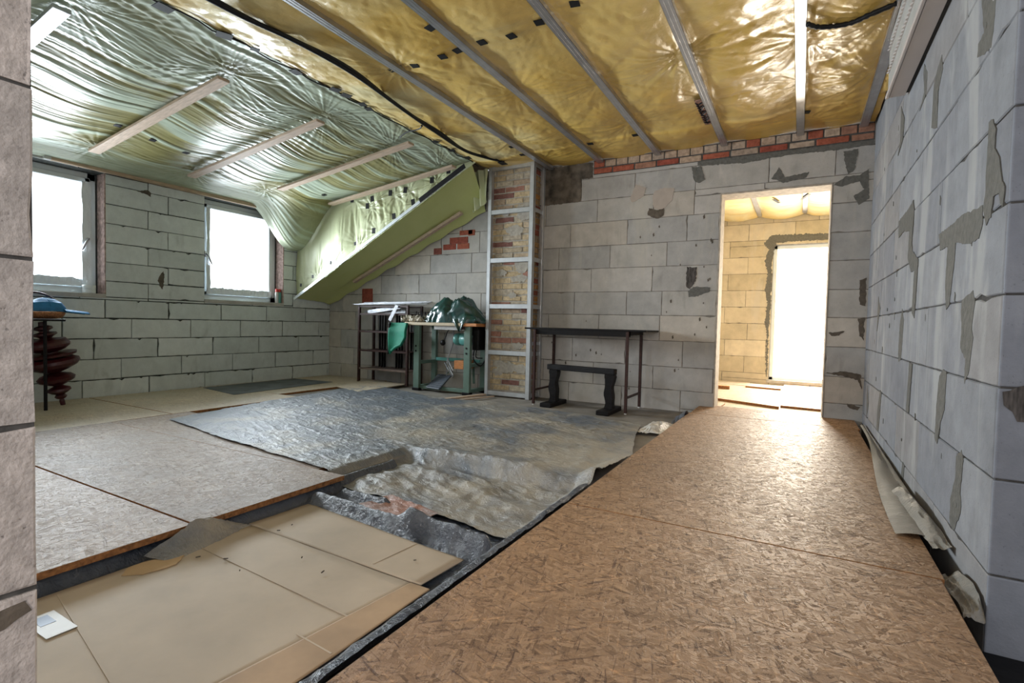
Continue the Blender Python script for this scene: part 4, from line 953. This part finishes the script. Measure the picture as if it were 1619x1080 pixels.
B = MB(); B.tube(smooth([(-3.56, 5.0, .84), (-3.66, 5.0, .82), (-3.70, 5.0, .74), (-3.72, 5.0, .68)], 6), .006); B.lathe([(.01, 0), (.035, .01), (.035, .02), (.01, .03)], Matrix.Translation((-3.73, 5.0, .67)) @ Matrix.Rotation(PI/2, 4, 'X')); B.obj('knee_lever', m_black, o, True)
B = MB(); B.tube(smooth([(-3.28, 5.0, .64), (-3.29, 4.99, .50), (-3.22, 5.02, .42), (-3.185, 5.06, .47), (-3.19, 5.1, .55)], 7), .008); B.tube(smooth([(-3.25, 5.0, .62), (-3.26, 5.0, .52), (-3.185, 5.02, .51)], 7), .006); B.obj('power_cord', m_black, o, True)
# tarp over the sewing head
n, m_ = 56, 36
u = np.linspace(0, 1, n)[:, None]; v = np.linspace(0, 1, m_)[None, :]
cx = -4.0+u*.84+0*v
prof = np.interp(u, [0, .08, .2, .38, .47, .62, .74, .87, 1], [.0, .10, .235, .245, .20, .30, .235, .13, .01])
th = v*PI
x = cx+.02*(fbm(u*5, v*4, 90)-.5); y = 5.06-.16*np.cos(th)*(.7+.3*np.sin(PI*u)); z = .912+prof*np.sin(th)**.75
cr = .085*(ridged(u*5+v*2, v*3-u*2, 91)-.5)+.06*(ridged(u*9-v*4, v*6, 92)-.5)+.035*(ridged(u*16+v*5, v*9-u*5, 94)-.5)
z = np.maximum(z+cr*np.sin(th)*np.sin(PI*np.clip(u, .02, .98))**.5, .911); y = y-.5*cr*np.abs(np.cos(th))
tp = link('tarp', grid_mesh('tarp', np.stack([x, np.maximum(y, 4.885), z], -1)), m_tarp, None); tag(tp, 'dark green glossy tarp thrown over the sewing machine', 'tarp')
u = np.linspace(0, 1, 30)[:, None]; v = np.linspace(0, 1, 30)[None, :]
x = -3.43+(u-.5)*(.18*(1-v)+.03)+.02*v; y = 4.872-.012*np.sin(u*9)+.03*(1-v)**3; z = .915+.04*(1-v)-.10*v+0*u
link('tarp_tongue', grid_mesh('tarp_tongue', np.stack([x, y, z], -1)), m_tarp, tp, True)
B = MB(); R = random.Random(9)
for k in range(70):
    a = R.uniform(-4.36, -3.98); b_ = R.uniform(4.93, 5.1); r = R.uniform(.012, .026)
    B.tube([(a, b_, .915+R.uniform(0, .02)), (a+R.uniform(-.03, .03), b_-.02, .95+R.uniform(0, .03)), (a+R.uniform(-.05, .05), b_+R.uniform(-.03, .02), .93)], [r, r*1.2, r*.6], 7)
wo = B.obj('wool_bundle', m_wool, None, True); tag(wo, 'off-white raw wool heaped on the sewing table left of the tarp', 'wool')
B = MB()
for k in range(8):
    a = -4.22+k*.032; B.tube([(a, 5.04, .93), (a+R.uniform(-.02, .02), 5.05, 1.0+R.uniform(0, .05))], .006, 6)
sp = B.obj('spindle_rack', m_blackw, None, True); tag(sp, 'row of dark spindles standing behind the wool', 'spindles')
# green case hanging over the left table corner
u = np.linspace(0, 1, 30)[:, None]; v = np.linspace(0, 1, 40)[None, :]
xl = np.interp(v, [0, .4, 1], [-4.44, -4.46, -4.455]); xr = np.interp(v, [0, .45, .75, 1], [-4.165, -4.165, -4.24, -4.40])
x = xl+(xr-xl)*u; z = .895-.39*v-.03*(1-u)*0+.03*u*sst(.6, 1, v)+0*u; y = 4.85+.02*np.sin(u*4)+.03*sst(.3, 0, v)
gc = link('green_case', grid_mesh('green_case', np.stack([x, y, z], -1)), m_green, None, True)
md = gc.modifiers.new('thickness', 'SOLIDIFY'); md.thickness = .03; md.offset = -1
tag(gc, 'bright green cloth case hanging off the left end of the sewing table', 'cloth case')
B = MB(); B.tube([(float(xl[0, k]), 4.845, float(.895-.39*v[0, k])) for k in range(40)], .016, 8); B.obj('dark_trim', m_black, gc, True)

# ------------------------------------------------------------------ brown rack
o = empty('steel_rack', (-4.7, 5.1, FL), 'red-brown steel rack with narrow shelves against the back wall', 'rack')
fx = [(-5.12, 5.0), (-4.29, 5.0), (-5.12, 5.27), (-4.29, 5.27)]
for (x, y) in fx:
    B = MB(); B.box((x-.015, y-.015, .10), (x+.015, y+.015, 1.115), .002); B.obj('post', m_rust, o)
for z in (.28, .52, .77, 1.0):
    B = MB(); B.box((-5.12, 4.99, z-.012), (-4.29, 5.01, z+.012)); B.box((-5.12, 5.26, z-.012), (-4.29, 5.28, z+.012)); B.box((-5.12, 5.0, z-.003), (-4.29, 5.27, z+.003)) if z < .9 else None; B.obj('shelf', m_rust if z != .28 else m_shelfw, o)
B = MB(); B.box((-5.12, 4.99, 1.09), (-4.29, 5.01, 1.112)); B.box((-5.12, 5.26, 1.09), (-4.29, 5.28, 1.112)); B.obj('top_rail', m_rust, o)
for x in (-5.00, -4.955, -4.91, -4.70, -4.655, -4.61, -4.45, -4.405, -4.36):
    B = MB(); B.box((x-.0085, 5.25, .28), (x+.0085, 5.275, 1.0)); B.obj('bar', m_black, o)
R = random.Random(15)
LB = ['longest', 'widest', 'thin', 'slanting', 'topmost', 'front']
for k in range(6):
    B = MB(); y = 4.98+k*.05; B.bar((-5.24+R.uniform(-.03, .06), y, 1.122+.008*k), (-3.98-R.uniform(.0, .25), y+R.uniform(-.03, .05), 1.135+.008*k), .045, .005, ch=.001)
    tag(B.obj('metal_strip', m_silver), 'silvery strip in the bundle lying across the top of the brown rack', 'metal strip', 'strips on the rack top')
for k, (a, b_) in enumerate([((-4.45, 4.98, 1.115), (-4.55, 4.955, .92)), ((-5.0, 5.03, 1.005+.02), (-4.42, 5.02, 1.10)), ((-5.08, 5.06, 1.02), (-4.40, 5.08, 1.045))]):
    B = MB(); B.bar(a, b_, .05, .004, (0, 1, 0), .001)
    tag(B.obj('metal_strip', m_silver), ['silvery strip hanging down over the front of the brown rack', 'slanting silvery strip just under the rack top', 'flat silvery strip on the upper level of the rack'][k], 'metal strip', 'loose strips in the rack')
B = MB(); B.box((-4.64, 5.02, .785), (-4.50, 5.06, .83), .004); tag(B.obj('small_box', m_label), 'small white packet on the second shelf of the brown rack', 'packet')

# ------------------------------------------------------------------ left: stand, basket, cap, turned ornament
FZ = .10
o = empty('side_stand', (-5.74, 1.70, FZ), 'dark little table with thin legs half hidden behind the near pillar', 'table')
B = MB(); B.box((-6.02, 1.44, .85), (-5.47, 1.985, .868), .004); B.obj('tabletop', m_blackw, o)
for (x, y) in ((-5.50, 1.855), (-5.50, 1.47), (-5.99, 1.47), (-5.99, 1.72)):
    B = MB(); B.tube([(x, y, FZ), (x, y, .85)], .013, 10); B.obj('leg', m_blackw, o)
o = empty('wicker_basket', (-5.78, 1.86, .87), 'wicker basket with an arched handle on the dark stand', 'basket')
B = MB(); B.lathe([(.15, 0), (.19, .012), (.205, .03), (.215, .05), (.205, .062), (.19, .055), (.17, .03)], Matrix.Translation((-5.78, 1.87, .869))); B.obj('basket_bowl', m_wicker, o, True)
B = MB(); B.tube([(-5.78, 1.87+.195*math.cos(t*PI/16), .92+.175*math.sin(t*PI/16)) for t in range(17)], .009, 8); B.obj('handle', m_rust, o, True)
o = empty('blue_cap', (-5.76, 1.93, .93), 'blue cloth cap with its peak sticking out of the basket', 'cap')
u = np.linspace(0, 1, 40)[:, None]; v = np.linspace(0, 1, 24)[None, :]
th = u*2*PI; ph = v*PI/2
x = -5.75+.12*np.cos(th)*np.cos(ph); y = 1.94+.15*np.sin(th)*np.cos(ph); z = .925+.115*np.sin(ph)+.012*ridged(u*6, v*4, 97)
link('cap_crown', grid_mesh('cap_crown', np.stack([x, y, z], -1)), m_blue, o, True)
u = np.linspace(0, 1, 24)[:, None]; v = np.linspace(0, 1, 20)[None, :]
x = -5.68+(u-.5)*.16*(1-.3*v); y = 2.04+.18*v+0*u; z = .955-.02*v-.02*(2*u-1)**2
ob = link('cap_peak', grid_mesh('cap_peak', np.stack([x, y, z], -1)), m_blue, o, True); md = ob.modifiers.new('thickness', 'SOLIDIFY'); md.thickness = .006
# turned ornament leaning to the right
a, b_ = Vector((-5.73, 2.055, FZ)), Vector((-5.73, 1.91, .840)); ax = (b_-a); Lh = ax.length
Mx = ax.to_track_quat('Z', 'Y').to_matrix().to_4x4(); Mx.translation = a
pr = [(.018, 0), (.02, .04), (.016, .055), (.035, .065), (.045, .08), (.035, .095), (.028, .10), (.06, .115), (.085, .135), (.08, .155), (.04, .175), (.03, .18), (.08, .20), (.125, .225), (.135, .25), (.11, .275), (.05, .295), (.04, .30),
      (.10, .32), (.17, .355), (.195, .385), (.19, .41), (.15, .432), (.06, .437), (.06, .445), (.18, .45), (.185, .47), (.06, .476), (.06, .485), (.11, .50), (.15, .53), (.155, .55), (.15, .565), (.145, .575), (.13, .595), (.06, .605), (.04, .61),
      (.05, .62), (.085, .64), (.08, .655), (.035, .665), (.035, .675), (.065, .69), (.06, .71), (.03, .72), (.025, Lh)]
B = MB(); B.lathe(pr, Mx, 36); ob = B.obj('turned_ornament', m_maroon); tag(ob, 'dark red turned wooden ornament of stacked discs leaning under the basket', 'ornament')

# sill things
for k in range(2):
    B = MB(); c_ = Matrix.Translation((-6.105, 2.40+.0*k, 1.122+.040*k)); B.lathe([(.034, 0), (.052, .0), (.053, .002), (.053, .036), (.052, .038), (.034, .038)], c_); ob = B.obj('tape_roll', m_tapew, None, True)
    tag(ob, ['white tape roll on the left window sill, lower of two', 'white tape roll on top of the other on the left window sill'][k], 'tape roll')
for k, (y, c1, lab) in enumerate([(4.475, m_label, 'pale spray can on the right window sill, left of the red-capped one'), (4.515, m_teal_m, 'spray can with red cap on the right window sill at its right end')]):
    B = MB(); B.lathe([(.018, 0), (.021, .004), (.021, .13), (.015, .145), (.011, .15)], Matrix.Translation((-6.10, y, 1.12))); ob = B.obj('spray_can', c1, None, True); tag(ob, lab, 'spray can')
    B = MB(); B.lathe([(.017, 0), (.018, .002), (.018, .035), (.014, .042)], Matrix.Translation((-6.10, y, 1.265))); B.obj('cap', m_red, ob, True)

# ------------------------------------------------------------------ room beyond the doorway
YF = 8.6
toF = lambda u, v, d: (u, YF+d, v)
GD = (-.385, .56, .16, 2.17)
wall_far = block_wall('wall_far', 'sunlit block wall of the next room around its glazed door', toF, -1.9, 1.5, running(0, 2.75, .25, .6, -.1, -1.9, 1.5, .05, 8), [GD], .25, .004,
    [(.50, .44, .33), (.54, .48, .37), (.47, .41, .30)], m_block_b, m_mortar_b, 71, jit=.001, backdepth=.003)
smear([(-.52, 2.20), (-.42, 2.32), (.5, 2.30), (.55, 2.22), (-.36, 2.20), (-.40, 1.9), (-.39, 1.3), (-.41, .9), (-.40, .3), (-.42, .2), (-.44, .9), (-.47, 1.0), (-.44, 1.3), (-.48, 1.5), (-.45, 1.75), (-.50, 1.95), (-.45, 2.1)], toF, m_smear, wall_far, 'mortar_smear', 801, rag=.012)
K = MB(); K.box((-2.1, YB+.24, -.1), (-1.9, YF+.25, 2.75)); struct('wall_far_left', 'left side wall of the next room', K.mesh('wall_far_left'), m_block_b)
K = MB(); K.box((1.5, YB+.24, -.1), (1.7, YF+.25, 2.75)); struct('wall_far_right', 'right side wall of the next room', K.mesh('wall_far_right'), m_block_b)
K = MB(); K.box((-2.1, YB+.02, -.15), (1.7, YF+.25, .09)); struct('floor_far', 'floor of the next room', K.mesh('floor_far'), m_osb_pale)
K = MB(); K.box((-2.1, YB+.2, 2.74), (1.7, YF+.25, 2.9)); struct('ceiling_far', 'roof deck of the next room', K.mesh('ceiling_far'), m_wood)
gx, gy = np.meshgrid(np.linspace(-1.9, 1.5, 160), np.linspace(YB+.24, YF-.01, 160), indexing='ij')
zf_ = 2.66-.07*np.abs(np.sin((gx+.585)/.59*PI))**.7*(.5+.8*fbm(gx*1.5, gy*1.5, 3))+.01*ridged(gx*5, gy*7, 4)-.05*sst(8.3, 8.6, gy)
ob = link('plastic_film', grid_mesh('plastic_film', np.stack([gx, gy, zf_], -1), ridged(gx*5, gy*7, 4)), m_film_yb, None, True); tag(ob, 'bright yellow film on the ceiling of the next room', 'plastic film')
tape(ob, (-.33, 7.55, 2.585), (0, 0, -1), .035, .24, .25); tape(ob, (.0, 7.45, 2.585), (0, 0, -1), .04, .28, -.3)
for px, lb in ((-.585, 'left steel ceiling profile seen through the doorway'), (.0, 'right steel ceiling profile seen through the doorway'), (.59, 'steel ceiling profile hidden beyond the right jamb of the doorway')):
    if px > .5: continue
    B = MB(); B.box((px-.03, YB+.26, 2.60), (px+.03, YF-.02, 2.602)); B.box((px-.03, YB+.26, 2.60), (px-.028, YF-.02, 2.65)); B.box((px+.028, YB+.26, 2.60), (px+.03, YF-.02, 2.65)); tag(B.obj('ceiling_profile', m_galv), lb, 'metal profile')
# glazed door
fr = MB(); y0, y1, z0, z1 = GD[0], GD[1], GD[2], GD[3]; Yd = YF+.06
for (a, b_) in [((y0, z0), (y1, z0+.05)), ((y0, z1-.06), (y1, z1)), ((y0, z0), (y0+.055, z1)), ((y1-.055, z0), (y1, z1))]: fr.box((a[0], Yd, a[1]), (b_[0], Yd+.07, b_[1]), .006)
ob = fr.obj('door_1', m_pvc); tag(ob, 'glazed balcony door glowing in the next room', 'door', None, 'structure')
B = MB(); B.box((y0+.05, Yd+.03, z0+.045), (y1-.05, Yd+.04, z1-.055)); B.obj('pane', m_pane_b, ob)
B = MB(); B.box((y0-.03, YF-.02, z0-.04), (y1+.03, YF+.1, z0+.005), .004); B.obj('door_sill', m_sill, ob)
# door lining (thin plaster edge of the opening)
K = MB(); K.box((DOOR[0]-.002, YB-.006, .1), (DOOR[0]+.012, YB+.245, DOOR[3]), .003); K.box((DOOR[1]-.006, YB-.004, .1), (DOOR[1]+.002, YB+.245, DOOR[3]), .003); K.box((DOOR[0], YB-.004, DOOR[3]-.014), (DOOR[1], YB+.245, DOOR[3]+.002), .003)
K.obj('door_lining', simple('pale_plaster_edge', (.44, .385, .32), .8, var=.25, scale=20, bmp=.5), wall_back)
def bboard(q, z0, z1, mat, label, name='osb_board', cat='board'):
    B = MB(); B.add([(x, y, z0) for x, y in q]+[(x, y, z1) for x, y in q], [(0, 3, 2, 1), (4, 5, 6, 7), (0, 1, 5, 4), (1, 2, 6, 5), (2, 3, 7, 6), (3, 0, 4, 7)])
    ob = B.obj(name, [mat, m_osb_edge])
    for p_ in ob.data.polygons: p_.material_index = 0 if abs(p_.normal.z) > .5 else 1
    return tag(ob, label, cat)
bboard([(-1.4, 6.55), (-.16, 6.02), (-.19, 7.9), (-1.4, 7.9)], .092, .118, m_osb_pale, 'large board on the next room floor left of the pale one')
bboard([(-.15, 6.17), (.9, 6.05), (.9, 8.5), (-.17, 8.5)], .092, .114, m_osb_pale, 'pale board in front of the glazed door of the next room')
bboard([(-.62, 7.70), (-.19, 7.62), (-.19, 8.0), (-.62, 8.1)], .119, .140, m_osb_pale, 'small loose board lying on the large one before the glazed door')
bboard([(-1.4, 8.0), (-.62, 8.0), (-.62, 8.55), (-1.4, 8.55)], .092, .112, m_osb_pale, 'board at the foot of the far wall left of the glazed door')
bboard([(-1.1, 7.28), (-.78, 7.28), (-.78, 7.36), (-1.1, 7.36)], .119, .16, m_orange, 'reddish wood block on the large board near the left jamb', 'wood_block', 'wood block')
bboard([(-.98, 6.05), (-.80, 6.05), (-.80, 6.2), (-.98, 6.2)], .09, .17, m_orange, 'wood block standing just behind the left door jamb', 'wood_block', 'wood block')
bboard([(-.9, 5.66), (-.70, 5.62), (-.68, 6.0), (-.9, 6.02)], .092, .105, m_osb_pale, 'small pale board just past the doorway on the left')
